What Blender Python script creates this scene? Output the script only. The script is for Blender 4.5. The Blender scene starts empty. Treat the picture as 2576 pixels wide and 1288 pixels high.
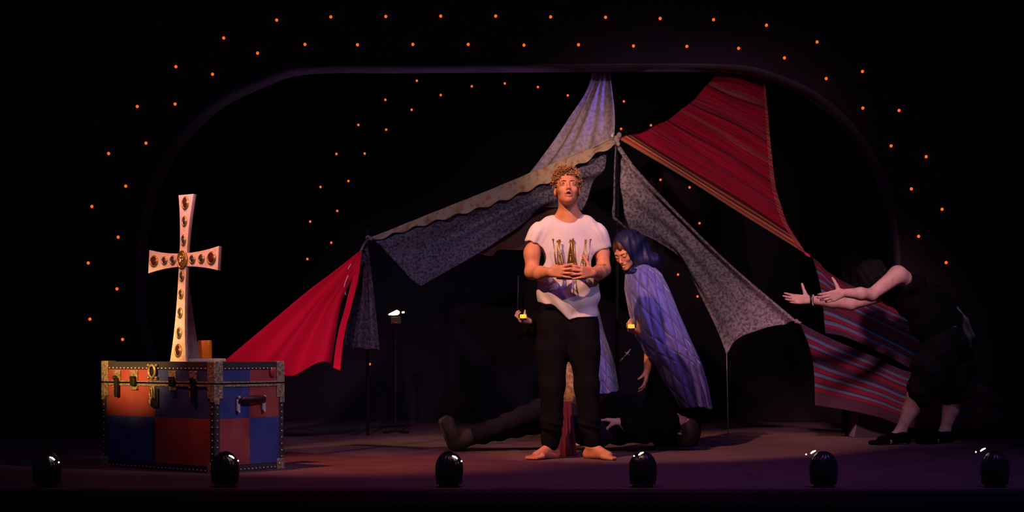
import bpy, bmesh, math, random
import numpy as np
from mathutils import Vector, Matrix, Quaternion
random.seed(7)
SC = bpy.context.scene
COL = SC.collection
# ------------------------------------------------------------------ camera
FOC, CX, HY, CZ = 4000.0, 1288.0, 885.0, 0.66       # focal length in px, centre column, horizon row, eye height over the stage
cd = bpy.data.cameras.new('camera'); cam = bpy.data.objects.new('camera', cd); COL.objects.link(cam)
cam.location = (0, 0, CZ); cam.rotation_euler = (math.radians(90), 0, 0)
cd.sensor_width = 36.0; cd.lens = 36.0*FOC/2576.0; cd.shift_y = (HY-644.0)/2576.0
cd.clip_end = 60; SC.camera = cam
# ------------------------------------------------------------------ exposure, world, lights
vs = SC.view_settings
vs.view_transform = 'Standard'; vs.look = 'None'; vs.gamma = 1.0; vs.use_curve_mapping = False; vs.exposure = 0.0
wd = bpy.data.worlds.new('dark_hall'); SC.world = wd; wd.use_nodes = True
bgn = wd.node_tree.nodes['Background']; bgn.inputs[0].default_value = (0.45, 0.30, 1.0, 1); bgn.inputs[1].default_value = 0.028
def spot(name, loc, target, power, color, angle, blend=0.5, size=0.06):
    l = bpy.data.lights.new(name, 'SPOT'); l.energy = power; l.color = color
    l.spot_size = math.radians(angle); l.spot_blend = blend; l.shadow_soft_size = size
    o = bpy.data.objects.new(name, l); COL.objects.link(o); o.location = loc
    o.rotation_euler = (Vector(target)-Vector(loc)).to_track_quat('-Z', 'Y').to_euler()
    return o
LIGHTS = [
 # name, position, target, power, colour, cone, blend, size
 ('amber_key_light',      (-2.7, 4.6, 6.0), (0.34, 9.75, 1.22), 2550, (1.0, .45, .27), 17, .55, .05),
 ('rose_front_light',     (0.9, 3.4, 5.2),  (0.36, 9.75, 1.30), 470,  (1.0, .58, .46), 15, .6, .05),
 ('lavender_right_light', (4.4, 4.2, 5.0),  (0.45, 9.8, 1.15),  430,  (.58, .46, 1.0), 16, .6, .08),
 ('amber_floor_light',    (-3.4, 7.4, 5.4), (-0.80, 9.40, 0.0), 1350, (1.0, .25, .11), 21, 1.0, .1),
 ('violet_floor_light',   (2.8, 6.0, 6.0),  (1.35, 9.0, 0.0),   250,  (.42, .14, 1.0), 50, 1.0, .1),
 ('rose_floor_light',     (-.6, 5.0, 6.2),  (-.1, 9.4, 0.0),    170,  (1.0, .28, .46), 46, 1.0, .1),
 ('amber_trunk_light',    (-4.6, 4.9, 2.2), (-2.16, 9.0, 0.76), 2300, (1.0, .57, .20), 11, 1.0, .05),
 ('pink_cross_light',     (-4.2, 3.6, 4.0), (-1.82, 8.95, 1.22), 950, (1.0, .54, .46), 9.5, .6, .05),
 ('white_trunk_light',    (3.9, 6.2, 3.6),  (-1.35, 8.85, 0.36), 440, (.74, .62, 1.0), 11, .9, .05),
 ('tent_front_light',     (1.6, 4.4, 3.2),  (1.05, 12.7, 1.65), 460,  (1.0, .70, .78), 23, .9, .1),
 ('tent_left_light',      (-2.8, 5.2, 3.4), (-1.0, 12.6, 1.05), 330,  (.90, .66, 1.0), 22, .8, .1),
 ('tent_top_light',       (-.9, 5.2, 2.2),  (0.66, 12.8, 2.14), 1150,  (1.0, .56, .42), 9.5, 1.0, .1),
 ('red_cloth_light',      (-1.2, 4.8, 3.2), (-1.45, 11.5, .75), 620,  (1.0, .45, .6), 16, .7, .1),
 ('red_canopy_light',     (2.4, 5.4, 2.4),  (1.75, 12.8, 2.20), 210,  (1.0, .55, .62), 17, .9, .1),
 ('blue_top_light',       (1.05, 12.58, 2.86), (0.70, 12.75, 2.62), 11, (.20, .10, 1.0), 60, .9, .05),
 ('blue_cape_light',      (4.6, 6.4, 4.6),  (1.10, 10.95, 1.02), 520, (.34, .32, 1.0), 9.5, 1.0, .08),
 ('face_light',           (-2.0, 6.6, 2.2), (0.76, 10.85, 1.28), 210, (1.0, .48, .26), 6, .8, .04),
 ('rose_right_light',     (1.0, 5.6, 4.2),  (2.32, 11.4, 1.05), 1500,  (1.0, .50, .58), 15, .9, .30),
 ('arch_rim_light',       (-.1, 13.5, 0.9), (-.1, 12.36, 2.85), 34, (.75, .5, 1.0), 118, .7, .1),
 ('violet_edge_light',    (4.4, 8.6, 4.2),  (2.75, 11.4, .7), 110,  (.6, .5, 1.0), 22, .9, .06),
]
for a in LIGHTS: spot(*a)
# ------------------------------------------------------------------ helpers
def P(px, py, Y): return Vector(((px-CX)/FOC*Y, Y, CZ-(py-HY)/FOC*Y))
ORG = {}
def tag(o, label=None, cat=None, group=None, kind=None):
    if label: o['label'] = label
    if cat: o['category'] = cat
    if group: o['group'] = group
    if kind: o['kind'] = kind
    return o
def thing(name, loc, label, cat, group=None):
    o = bpy.data.objects.new(name, None); COL.objects.link(o); o.location = Vector(loc); o.empty_display_size = .1
    ORG[o.name] = Vector(loc); return tag(o, label, cat, group)
def link(name, me, mat, parent=None, smooth=True):
    """vertices arrive in world space; a part is re-based on its thing, a thing on its own foot"""
    if parent is not None: org = ORG[parent.name]
    else:
        co = np.empty(len(me.vertices)*3, dtype=np.float32); me.vertices.foreach_get('co', co); co = co.reshape(-1, 3)
        org = Vector((float((co[:,0].min()+co[:,0].max())/2), float((co[:,1].min()+co[:,1].max())/2), float(co[:,2].min())))
    me.transform(Matrix.Translation(-org))
    if smooth: me.polygons.foreach_set('use_smooth', [True]*len(me.polygons))
    me.name = name
    if mat: me.materials.append(mat)
    o = bpy.data.objects.new(name, me); COL.objects.link(o)
    if parent is not None: o.parent = parent
    else: o.location = org
    ORG[o.name] = org; return o
def bmobj(name, bm, mat, parent=None, smooth=False):
    me = bpy.data.meshes.new(name); bm.normal_update(); bm.to_mesh(me); bm.free()
    return link(name, me, mat, parent, smooth)
def frame(o, ex, ey, ez):
    m = Matrix((ex, ey, ez)).transposed().to_4x4(); m.translation = o; return m
def bx(bm, M, lo, hi, bev=0.0):
    c = [(lo[i]+hi[i])/2 for i in range(3)]; s = [abs(hi[i]-lo[i]) for i in range(3)]
    t = bmesh.new(); bmesh.ops.create_cube(t, size=1.0)
    for v in t.verts: v.co = Vector((v.co.x*s[0]+c[0], v.co.y*s[1]+c[1], v.co.z*s[2]+c[2]))
    if bev: bmesh.ops.bevel(t, geom=t.edges[:], offset=bev, segments=2, affect='EDGES', profile=.6)
    merge(bm, t, M)
def merge(bm, t, M=None):
    t.verts.index_update(); vm = [bm.verts.new((M @ v.co) if M else v.co) for v in t.verts]
    for f in t.faces:
        try: bm.faces.new([vm[v.index] for v in f.verts])
        except ValueError: pass
    t.free()
def tube(bm, pts, rad, seg=8, M=None, cap=True):
    pts = [Vector(p) for p in pts]; n = len(pts)
    if not hasattr(rad, '__len__'): rad = [rad]*n
    rings = []; up = None
    for i, p in enumerate(pts):
        d = (pts[min(i+1, n-1)]-pts[max(i-1, 0)])
        if d.length < 1e-9: d = Vector((0, 0, 1))
        d.normalize()
        if up is None: up = d.orthogonal().normalized()
        else:
            up = up-d*up.dot(d)
            up = up.normalized() if up.length > 1e-6 else d.orthogonal().normalized()
        w = d.cross(up); r = []
        for k in range(seg):
            a = 2*math.pi*k/seg; q = p+(up*math.cos(a)+w*math.sin(a))*rad[i]
            r.append(bm.verts.new((M @ q) if M else q))
        rings.append(r)
    for i in range(n-1):
        for k in range(seg):
            bm.faces.new((rings[i][k], rings[i][(k+1) % seg], rings[i+1][(k+1) % seg], rings[i+1][k]))
    if cap: bm.faces.new(rings[0][::-1]); bm.faces.new(rings[-1])
def lathe(bm, prof, seg=24, M=None):
    rings = []
    for r, z in prof:
        rings.append([bm.verts.new((M or Matrix()) @ Vector((r*math.cos(2*math.pi*k/seg), r*math.sin(2*math.pi*k/seg), z))) for k in range(seg)])
    for i in range(len(prof)-1):
        for k in range(seg): bm.faces.new((rings[i][k], rings[i][(k+1) % seg], rings[i+1][(k+1) % seg], rings[i+1][k]))
    bm.faces.new(rings[0][::-1]); bm.faces.new(rings[-1])
def ball(bm, c, r, M=None, u=12, v=8, sc=(1, 1, 1)):
    t = bmesh.new(); bmesh.ops.create_uvsphere(t, u_segments=u, v_segments=v, radius=1.0)
    for w in t.verts: w.co = Vector((w.co.x*r*sc[0]+c[0], w.co.y*r*sc[1]+c[1], w.co.z*r*sc[2]+c[2]))
    merge(bm, t, M)
# ------------------------------------------------------------------ materials
def mat(name, col, rough=.6, metal=0.0, noise=None, bump=None, emit=None, spec=.5, sheen=0, trans=0, ior=1.45, sss=0):
    m = bpy.data.materials.new(name); m.use_nodes = True; nt = m.node_tree; b = nt.nodes['Principled BSDF']
    b.inputs['Base Color'].default_value = (*col, 1); b.inputs['Roughness'].default_value = rough; b.inputs['Metallic'].default_value = metal
    b.inputs['Specular IOR Level'].default_value = spec; b.inputs['Transmission Weight'].default_value = trans; b.inputs['IOR'].default_value = ior
    if sheen: b.inputs['Sheen Weight'].default_value = sheen
    if sss: b.inputs['Subsurface Weight'].default_value = sss; b.inputs['Subsurface Radius'].default_value = (.03, .01, .005)
    if emit: b.inputs['Emission Color'].default_value = (*emit[0], 1); b.inputs['Emission Strength'].default_value = emit[1]
    tc = nt.nodes.new('ShaderNodeTexCoord')
    if noise:   # (scale, second colour, low, high)
        n = nt.nodes.new('ShaderNodeTexNoise'); n.inputs['Scale'].default_value = noise[0]; n.inputs['Detail'].default_value = 6
        nt.links.new(tc.outputs['Object'], n.inputs['Vector'])
        r = nt.nodes.new('ShaderNodeValToRGB'); r.color_ramp.elements[0].position = noise[2]; r.color_ramp.elements[1].position = noise[3]
        r.color_ramp.elements[0].color = (*col, 1); r.color_ramp.elements[1].color = (*noise[1], 1)
        nt.links.new(n.outputs['Fac'], r.inputs['Fac']); nt.links.new(r.outputs['Color'], b.inputs['Base Color'])
    if bump:
        n2 = nt.nodes.new('ShaderNodeTexNoise'); n2.inputs['Scale'].default_value = bump[0]; n2.inputs['Detail'].default_value = 4
        nt.links.new(tc.outputs['Object'], n2.inputs['Vector'])
        bp = nt.nodes.new('ShaderNodeBump'); bp.inputs['Strength'].default_value = bump[1]; bp.inputs['Distance'].default_value = .01
        nt.links.new(n2.outputs['Fac'], bp.inputs['Height']); nt.links.new(bp.outputs['Normal'], b.inputs['Normal'])
    return m
def stripe_mat(name, axis, stops, repeat=1.0, rough=.9, noise=.25, edge=None, warp=0.0):
    """woven stripes across one UV axis; stops = [(pos, colour)]; edge = (axis, from, colours) adds a border band"""
    m = bpy.data.materials.new(name); m.use_nodes = True; nt = m.node_tree; b = nt.nodes['Principled BSDF']; L = nt.links
    b.inputs['Roughness'].default_value = rough; b.inputs['Specular IOR Level'].default_value = .15
    uv = nt.nodes.new('ShaderNodeTexCoord'); sp = nt.nodes.new('ShaderNodeSeparateXYZ'); L.new(uv.outputs['UV'], sp.inputs[0])
    src = sp.outputs['X' if axis == 'u' else 'Y']
    if warp:
        wn = nt.nodes.new('ShaderNodeTexNoise'); wn.inputs['Scale'].default_value = 3.0; L.new(uv.outputs['UV'], wn.inputs['Vector'])
        wm = nt.nodes.new('ShaderNodeMath'); wm.operation = 'MULTIPLY_ADD'; L.new(wn.outputs['Fac'], wm.inputs[0]); wm.inputs[1].default_value = warp; L.new(src, wm.inputs[2]); src = wm.outputs[0]
    ml = nt.nodes.new('ShaderNodeMath'); ml.operation = 'MULTIPLY'; ml.inputs[1].default_value = repeat; L.new(src, ml.inputs[0])
    fr = nt.nodes.new('ShaderNodeMath'); fr.operation = 'FRACT'; L.new(ml.outputs[0], fr.inputs[0])
    def ramp(st):
        r = nt.nodes.new('ShaderNodeValToRGB'); r.color_ramp.interpolation = 'CONSTANT'; cr = r.color_ramp
        while len(cr.elements) < len(st): cr.elements.new(.5)
        for e, (p, c) in zip(cr.elements, st): e.position = p; e.color = (*c, 1)
        return r
    r = ramp(stops); L.new((fr if repeat != 1.0 else ml).outputs[0], r.inputs['Fac']); out = r.outputs['Color']
    if edge:
        ax, start, st = edge; r2 = ramp(st)
        s2 = sp.outputs['X' if ax == 'u' else 'Y']
        o2 = sp.outputs['Y' if ax == 'u' else 'X']
        mm = nt.nodes.new('ShaderNodeMath'); mm.operation = 'MULTIPLY'; mm.inputs[1].default_value = 34; L.new(o2, mm.inputs[0])
        f2 = nt.nodes.new('ShaderNodeMath'); f2.operation = 'FRACT'; L.new(mm.outputs[0], f2.inputs[0]); L.new(f2.outputs[0], r2.inputs['Fac'])
        gt = nt.nodes.new('ShaderNodeMath'); gt.operation = 'GREATER_THAN' if start > .5 else 'LESS_THAN'; gt.inputs[1].default_value = start; L.new(s2, gt.inputs[0])
        mx = nt.nodes.new('ShaderNodeMixRGB'); L.new(gt.outputs[0], mx.inputs[0]); L.new(out, mx.inputs[1]); L.new(r2.outputs['Color'], mx.inputs[2]); out = mx.outputs[0]
    mp = nt.nodes.new('ShaderNodeMapping'); mp.inputs['Scale'].default_value = (1.2, 75, 1) if axis == 'v' else (75, 1.2, 1); L.new(uv.outputs['UV'], mp.inputs[0])
    n = nt.nodes.new('ShaderNodeTexNoise'); n.inputs['Scale'].default_value = 1.0; n.inputs['Detail'].default_value = 3; L.new(mp.outputs[0], n.inputs['Vector'])
    mr = nt.nodes.new('ShaderNodeMapRange'); mr.inputs['From Min'].default_value = .3; mr.inputs['From Max'].default_value = .7
    mr.inputs['To Min'].default_value = 1-noise; mr.inputs['To Max'].default_value = 1+noise; L.new(n.outputs['Fac'], mr.inputs['Value'])
    mu = nt.nodes.new('ShaderNodeMixRGB'); mu.blend_type = 'MULTIPLY'; mu.inputs[0].default_value = 1
    L.new(out, mu.inputs[1]); L.new(mr.outputs[0], mu.inputs[2]); L.new(mu.outputs[0], b.inputs['Base Color'])
    return m
SKIN = mat('skin', (.64, .28, .145), .5, noise=(18, (.55, .21, .11), .45, .7), bump=(160, .06), spec=.35)
SKIN_DIM = mat('skin_pale', (.60, .36, .30), .55, noise=(18, (.50, .26, .2), .45, .7), spec=.3)
SHIRT = mat('white_cotton', (.66, .62, .63), .9, bump=(420, .25), spec=.15, sheen=.1)
JEANS = mat('black_denim', (.0045, .0035, .005), .9, bump=(300, .2), spec=.12)
BLACKCLOTH = mat('black_cloth', (.0035, .003, .0045), .95, bump=(60, .3), spec=.1)
DRAPE = mat('black_velvet', (.022, .016, .026), 1.0, spec=.02)
PANELBLK = mat('black_painted_board', (.040, .028, .042), .85, spec=.06, bump=(30, .05))
RIM = mat('dark_purple_rim', (.12, .082, .125), .85, noise=(4, (.085, .06, .09), .35, .7), spec=.1)
FLOORM = mat('worn_black_stage_floor', (.150, .082, .096), .75, noise=(3.5, (.10, .055, .066), .35, .75), bump=(25, .25), spec=.35)
GOLD = mat('old_gold', (.60, .38, .11), .34, .8, noise=(40, (.35, .22, .07), .4, .7))
BRASS = mat('tarnished_brass', (.62, .46, .27), .42, .55, noise=(70, (.28, .20, .11), .42, .6), bump=(120, .3))
DARKMETAL = mat('dark_metal', (.05, .045, .04), .45, .8)
STEEL = mat('silver_stud', (.75, .72, .70), .3, .35)
BLACKVINYL = mat('black_binding', (.045, .035, .036), .6, bump=(200, .4), spec=.3)
HAIR = mat('ginger_blond_hair', (.50, .26, .09), .5, noise=(70, (.17, .07, .025), .4, .65), bump=(240, .5))
HAIRDK = mat('dark_auburn_hair', (.10, .03, .02), .5, noise=(60, (.04, .015, .01), .4, .6))
# ------------------------------------------------------------------ signed distance modelling for bodies and garments
class Solid:
    def __init__(s, h): s.h = h; s.pr = []; s.fx = None
    def cone(s, a, b, ra, rb=None, k=.012, sub=False):
        s.pr.append(('c', np.array(a, float), np.array(b, float), ra, ra if rb is None else rb, k, sub)); return s
    def ell(s, c, r, R=None, k=.012, sub=False):
        if not hasattr(r, '__len__'): r = (r, r, r)
        s.pr.append(('e', np.array(c, float), np.array(r, float), None if R is None else np.array(R, float), 0, k, sub)); return s
    def chain(s, pts, rads, k=.012):
        for i in range(len(pts)-1): s.cone(pts[i], pts[i+1], rads[i], rads[i+1], k)
        return s
    def mesh(s, name):
        h = s.h; los = []; his = []
        for p in s.pr:
            if p[0] == 'c':
                r = max(p[3], p[4]); lo = np.minimum(p[1], p[2])-r; hi = np.maximum(p[1], p[2])+r
            else: r = p[2].max(); lo = p[1]-r; hi = p[1]+r
            los.append(lo); his.append(hi)
        ad = [i for i, p in enumerate(s.pr) if not p[6]]
        lo = np.min([los[i] for i in ad], axis=0)-3*h-.02; hi = np.max([his[i] for i in ad], axis=0)+3*h+.02
        n = np.ceil((hi-lo)/h).astype(int)+1
        ax = [(lo[i]+h*np.arange(n[i])).astype(np.float32) for i in range(3)]
        F = np.full(n, .5, np.float32)
        for i, p in enumerate(s.pr):
            k = p[5]; m = k+3*h+.006
            a = np.maximum(np.floor((los[i]-m-lo)/h).astype(int), 0); b = np.minimum(np.ceil((his[i]+m-lo)/h).astype(int)+1, n)
            if (b <= a).any(): continue
            X = ax[0][a[0]:b[0]][:, None, None]; Y = ax[1][a[1]:b[1]][None, :, None]; Z = ax[2][a[2]:b[2]][None, None, :]
            if p[0] == 'c':
                A, B = p[1], p[2]; d = B-A; L = max(float(d @ d), 1e-9)
                t = np.clip(((X-A[0])*d[0]+(Y-A[1])*d[1]+(Z-A[2])*d[2])/L, 0, 1)
                D = np.sqrt((X-A[0]-t*d[0])**2+(Y-A[1]-t*d[1])**2+(Z-A[2]-t*d[2])**2)-(p[3]+(p[4]-p[3])*t)
            else:
                C, R = p[1], p[2]; x, y, z = X-C[0], Y-C[1], Z-C[2]
                if p[3] is not None:
                    M = p[3]; x, y, z = (x*M[0][0]+y*M[1][0]+z*M[2][0], x*M[0][1]+y*M[1][1]+z*M[2][1], x*M[0][2]+y*M[1][2]+z*M[2][2])
                k0 = np.sqrt((x/R[0])**2+(y/R[1])**2+(z/R[2])**2); k1 = np.sqrt((x/R[0]**2)**2+(y/R[1]**2)**2+(z/R[2]**2)**2)+1e-6
                D = k0*(k0-1)/k1
            D = D.astype(np.float32); S = F[a[0]:b[0], a[1]:b[1], a[2]:b[2]]
            if p[6]: D = -D; S = -S; D = -D*-1
            if p[6]:
                hh = np.maximum(k-np.abs(S+D*-1*-1), 0) if False else np.maximum(k-np.abs(-S-D), 0)/k
                F[a[0]:b[0], a[1]:b[1], a[2]:b[2]] = np.maximum(-S, D)+hh*hh*k*.25
            else:
                hh = np.maximum(k-np.abs(S-D), 0)/k
                F[a[0]:b[0], a[1]:b[1], a[2]:b[2]] = np.minimum(S, D)-hh*hh*k*.25
        if s.fx is not None: F = (F+s.fx(ax[0][:, None, None], ax[1][None, :, None], ax[2][None, None, :])*(np.abs(F) < .06)).astype(np.float32)
        return nets(name, F, lo, h)
def nets(name, F, lo, h):
    s = F < 0
    c = np.zeros(tuple(np.array(F.shape)-1), np.int8)
    for i in (0, 1):
        for j in (0, 1):
            for k in (0, 1): c += s[i:s.shape[0]-1+i, j:s.shape[1]-1+j, k:s.shape[2]-1+k]
    act = (c > 0) & (c < 8); I = np.argwhere(act); N = len(I)
    idx = np.full(c.shape, -1, np.int32); idx[act] = np.arange(N)
    pos = np.zeros((N, 3)); cnt = np.zeros(N)
    for a in range(3):
        o1, o2 = (a+1) % 3, (a+2) % 3
        for u in (0, 1):
            for v in (0, 1):
                q = I.copy(); q[:, o1] += u; q[:, o2] += v; w = q.copy(); w[:, a] += 1
                f0 = F[q[:, 0], q[:, 1], q[:, 2]]; f1 = F[w[:, 0], w[:, 1], w[:, 2]]
                x = (f0 < 0) != (f1 < 0); t = np.where(x, f0/np.where(x, f0-f1, 1), 0)
                pp = q.astype(float); pp[:, a] += t; pos[x] += pp[x]; cnt[x] += 1
    V = pos/cnt[:, None]*h+lo; Q = []
    for a in range(3):
        o1, o2 = (a+1) % 3, (a+2) % 3
        s0 = [slice(None)]*3; s1 = [slice(None)]*3; s0[a] = slice(0, -1); s1[a] = slice(1, None)
        A, B = s[tuple(s0)], s[tuple(s1)]; E = np.argwhere(A != B)
        E = E[(E[:, o1] > 0) & (E[:, o2] > 0) & (E[:, o1] < c.shape[o1]) & (E[:, o2] < c.shape[o2])]
        ins = A[E[:, 0], E[:, 1], E[:, 2]]
        def g(d1, d2):
            q = E.copy(); q[:, o1] += d1; q[:, o2] += d2; return idx[q[:, 0], q[:, 1], q[:, 2]]
        q4 = np.stack([g(-1, -1), g(0, -1), g(0, 0), g(-1, 0)], 1); q4[~ins] = q4[~ins][:, ::-1]; Q.append(q4)
    Q = np.concatenate(Q); Q = Q[(Q >= 0).all(1)]
    me = bpy.data.meshes.new(name); me.vertices.add(N); me.vertices.foreach_set('co', V.astype(np.float32).ravel())
    me.loops.add(len(Q)*4); me.loops.foreach_set('vertex_index', Q.astype(np.int32).ravel())
    me.polygons.add(len(Q)); me.polygons.foreach_set('loop_start', np.arange(0, len(Q)*4, 4, dtype=np.int32))
    me.update(calc_edges=True); me.validate(); return me
def solid(name, S, m, parent=None): return link(name, S.mesh(name), m, parent)
# ------------------------------------------------------------------ cloth patches
def cat_pts(pts, n):
    pts = [Vector(p) for p in pts]
    if len(pts) == 2: return [pts[0].lerp(pts[1], i/(n-1)) for i in range(n)]
    ext = [pts[0]*2-pts[1]]+pts+[pts[-1]*2-pts[-2]]; out = []
    for i in range(1, len(ext)-2):
        for j in range(16):
            t = j/16; a, b, c, d = ext[i-1:i+3]
            out.append(.5*((2*b)+(c-a)*t+(2*a-5*b+4*c-d)*t*t+(3*b-a-3*c+d)*t*t*t))
    out.append(pts[-1]); cum = [0]
    for i in range(1, len(out)): cum.append(cum[-1]+(out[i]-out[i-1]).length)
    res = []; j = 0
    for i in range(n):
        s = cum[-1]*i/(n-1)
        while j < len(cum)-2 and cum[j+1] < s: j += 1
        w = (s-cum[j])/max(cum[j+1]-cum[j], 1e-9); res.append(out[j].lerp(out[j+1], min(max(w, 0), 1)))
    return res
def grid_mesh(name, V, uvs, nu, nv, closed=False):
    me = bpy.data.meshes.new(name); F = []
    for j in range(nv-1):
        for i in range(nu-1): F.append((j*nu+i, (j+1)*nu+i, (j+1)*nu+i+1, j*nu+i+1))
    me.from_pydata([tuple(v) for v in V], [], F); uvl = me.uv_layers.new(name='UVMap')
    li = np.empty(len(me.loops), np.int32); me.loops.foreach_get('vertex_index', li)
    uvl.data.foreach_set('uv', np.array(uvs, np.float32)[li].ravel()); me.update(); return me
def coons(name, m, top, bottom, left, right, label=None, cat='cloth', disp=None, nu=90, nv=60, thick=.004, group=None, parent=None, raw=False):
    px = (lambda L: [P(*p) for p in L]) if not raw else (lambda L: L)
    T, B = cat_pts(px(top), nu), cat_pts(px(bottom), nu); Lf, Rt = cat_pts(px(left), nv), cat_pts(px(right), nv)
    V = []; uvs = []
    for j in range(nv):
        v = j/(nv-1)
        for i in range(nu):
            u = i/(nu-1)
            p = T[i]*(1-v)+B[i]*v+Lf[j]*(1-u)+Rt[j]*u-(T[0]*(1-u)*(1-v)+T[-1]*u*(1-v)+B[0]*(1-u)*v+B[-1]*u*v)
            V.append(p); uvs.append((u, 1-v))
    if disp:
        W = []
        for j in range(nv):
            for i in range(nu):
                a = V[j*nu+min(i+1, nu-1)]-V[j*nu+max(i-1, 0)]; b = V[min(j+1, nv-1)*nu+i]-V[max(j-1, 0)*nu+i]
                nn = b.cross(a)
                nn = nn.normalized() if nn.length > 1e-9 else Vector((0, -1, 0))
                if nn.y > 0: nn = -nn
                W.append(V[j*nu+i]+nn*disp(i/(nu-1), j/(nv-1)))
        V = W
    o = link(name, grid_mesh(name, V, uvs, nu, nv), m, parent)
    md = o.modifiers.new('thickness', 'SOLIDIFY'); md.thickness = thick; md.offset = 0
    if label: tag(o, label, cat, group)
    return o
# =================================================================== SETTING
bm = bmesh.new(); bx(bm, None, (-7, 7.65, -.03), (7, 15.4, 0)); fl = bmobj('floor', bm, FLOORM); fl['kind'] = 'structure'
bm = bmesh.new(); bx(bm, None, (-7, 7.62, -1.2), (7, 7.68, -.012)); bx(bm, None, (-7, 7.60, -.075), (7, 7.63, -.035))
tag(bmobj('trim_1', bm, PANELBLK), kind='structure')
bm = bmesh.new(); bx(bm, None, (-7, -3, -1.25), (7, 7.6, -1.2)); tag(bmobj('floor', bm, PANELBLK), kind='structure')
# back wall: black drape in soft folds
def drape(name, p0, p1, z1, folds, amp, m):
    p0, p1 = Vector(p0), Vector(p1); n = int(folds*10)+1; d = (p1-p0).normalized(); nr = Vector((-d.y, d.x, 0)); V = []; uv = []
    for j, z in enumerate((0.004, z1*.33, z1*.66, z1)):
        for i in range(n):
            t = i/(n-1); ph = 2*math.pi*folds*t
            V.append(p0.lerp(p1, t)+nr*(math.sin(ph)*amp*(1+.3*math.sin(ph*.37+j*.4)))+Vector((0, 0, z))); uv.append((t, j/3))
    o = link(name, grid_mesh(name, V, uv, n, 4), m); md = o.modifiers.new('thickness', 'SOLIDIFY'); md.thickness = .006; return o
bm = bmesh.new(); bx(bm, None, (-5.2, 14.84, 0), (5.2, 14.92, 4.2)); tag(bmobj('wall_back', bm, DRAPE), kind='structure')
tag(drape('wall_left', (-4.6, 12.7, 0), (-4.6, 14.7, 0), 4.2, 10, .05, DRAPE), kind='structure')
tag(drape('wall_right', (4.6, 12.7, 0), (4.6, 14.7, 0), 4.2, 10, .05, DRAPE), kind='structure')
WING = mat('dark_wing_curtain', (.03, .022, .034), .95, spec=.03)
o = drape('wing_curtain', P(2118, 885, 12.95).xy.to_3d(), P(2300, 885, 12.75).xy.to_3d(), 3.4, 4, .035, WING)
tag(o, 'dark curtain hanging in soft vertical folds inside the right side of the arch', 'curtain')
# false proscenium: board with a rounded opening and a deep rim
AY, AT = 12.2, .29
half = [(1305, 158), (1600, 160), (1850, 163), (1960, 188), (2060, 236), (2135, 300), (2196, 380), (2236, 470), (2258, 570), (2266, 680), (2262, 790), (2240, 880), (2205, 960), (2150, 1040)]
right_ = [P(x, y, AY) for x, y in half]; left_ = [P(2*1305-x, y + (12 if x > 1900 else 4), AY) for x, y in half]
arch = cat_pts(left_[::-1]+right_[1:], 130)
arch = [Vector((p.x, AY, max(p.z, 0))) for p in arch]; arch[0].z = 0; arch[-1].z = 0
bm = bmesh.new(); n = len(arch); outer = []
xs0, xs1, zt = -6.5, 6.5, 5.0
for i, p in enumerate(arch):
    d = Vector((p.x, 0, p.z-.9)); d.normalize(); t = 1e9
    if d.x > 1e-6: t = min(t, (xs1-p.x)/d.x)
    if d.x < -1e-6: t = min(t, (xs0-p.x)/d.x)
    if d.z > 1e-6: t = min(t, (zt-p.z)/d.z)
    if d.z < -1e-6: t = min(t, (0-p.z)/d.z if p.z > 0 else 1e9)
    q = p+d*t; outer.append(Vector((max(min(q.x, xs1), xs0), AY, max(min(q.z, zt), 0))))
outer[0] = Vector((xs0, AY, 0)); outer[-1] = Vector((xs1, AY, 0))
vi = [bm.verts.new(p) for p in arch]; vo = [bm.verts.new(p) for p in outer]
vib = [bm.verts.new(p+Vector((0, AT, 0))) for p in arch]; vob = [bm.verts.new(p+Vector((0, AT, 0))) for p in outer]
for i in range(n-1):
    bm.faces.new((vi[i], vi[i+1], vo[i+1], vo[i])); bm.faces.new((vib[i], vob[i], vob[i+1], vib[i+1])); bm.faces.new((vo[i], vo[i+1], vob[i+1], vob[i]))
wa = bmobj('wall_front', bm, PANELBLK); wa['kind'] = 'structure'
bm = bmesh.new(); e = []
for off, yy in ((0, -.004), (0, AT+.004), (.012, AT+.004), (.012, -.004)):
    e.append([bm.verts.new(Vector((p.x*(1-off/3), p.y+yy, max(0, (p.z-.9)*(1-off/2)+.9)))) for p in arch])
for i in range(n-1):
    for k in range(4): bm.faces.new((e[k][i], e[(k+1) % 4][i], e[(k+1) % 4][i+1], e[k][i+1]))
ri = bmobj('trim_2', bm, RIM, None, True); ri['kind'] = 'structure'
# =================================================================== BULBS
BULB = mat('orange_bulb_glow', (.4, .05, .01), .3, emit=((1.0, .13, .015), 1.1))
SOCK = mat('bulb_socket', (.04, .03, .03), .4, .3)
GLINT = mat('clear_bulb_glass', (.9, .85, .85), .08, 0, spec=.8, trans=.6)
def bulb_src(loc, r, label, group):
    t = thing('light_bulb', loc, label, 'light bulb', group); L = Vector(loc)
    bm = bmesh.new(); ball(bm, L+Vector((0, -.022, 0)), r, u=12, v=8, sc=(1, 1.15, 1.05)); bmobj('bulb', bm, BULB, t, True)
    bm = bmesh.new(); lathe(bm, [(r*1.25, 0), (r*1.25, .010), (r*.8, .016)], 12, Matrix.Translation(L) @ Matrix.Rotation(math.radians(90), 4, 'X')); bmobj('socket', bm, SOCK, t)
    return t
def dup(root, loc, label=None, group=None, rot=None):
    r = root.copy(); COL.objects.link(r); r.location = Vector(loc); ORG[r.name] = Vector(loc)
    if rot is not None: r.rotation_euler = rot
    if label: r['label'] = label
    if group: r['group'] = group
    for ch in list(root.children):
        c = ch.copy(); COL.objects.link(c); c.parent = r
        for g in list(ch.children):
            d = g.copy(); COL.objects.link(d); d.parent = c
    return r
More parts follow.
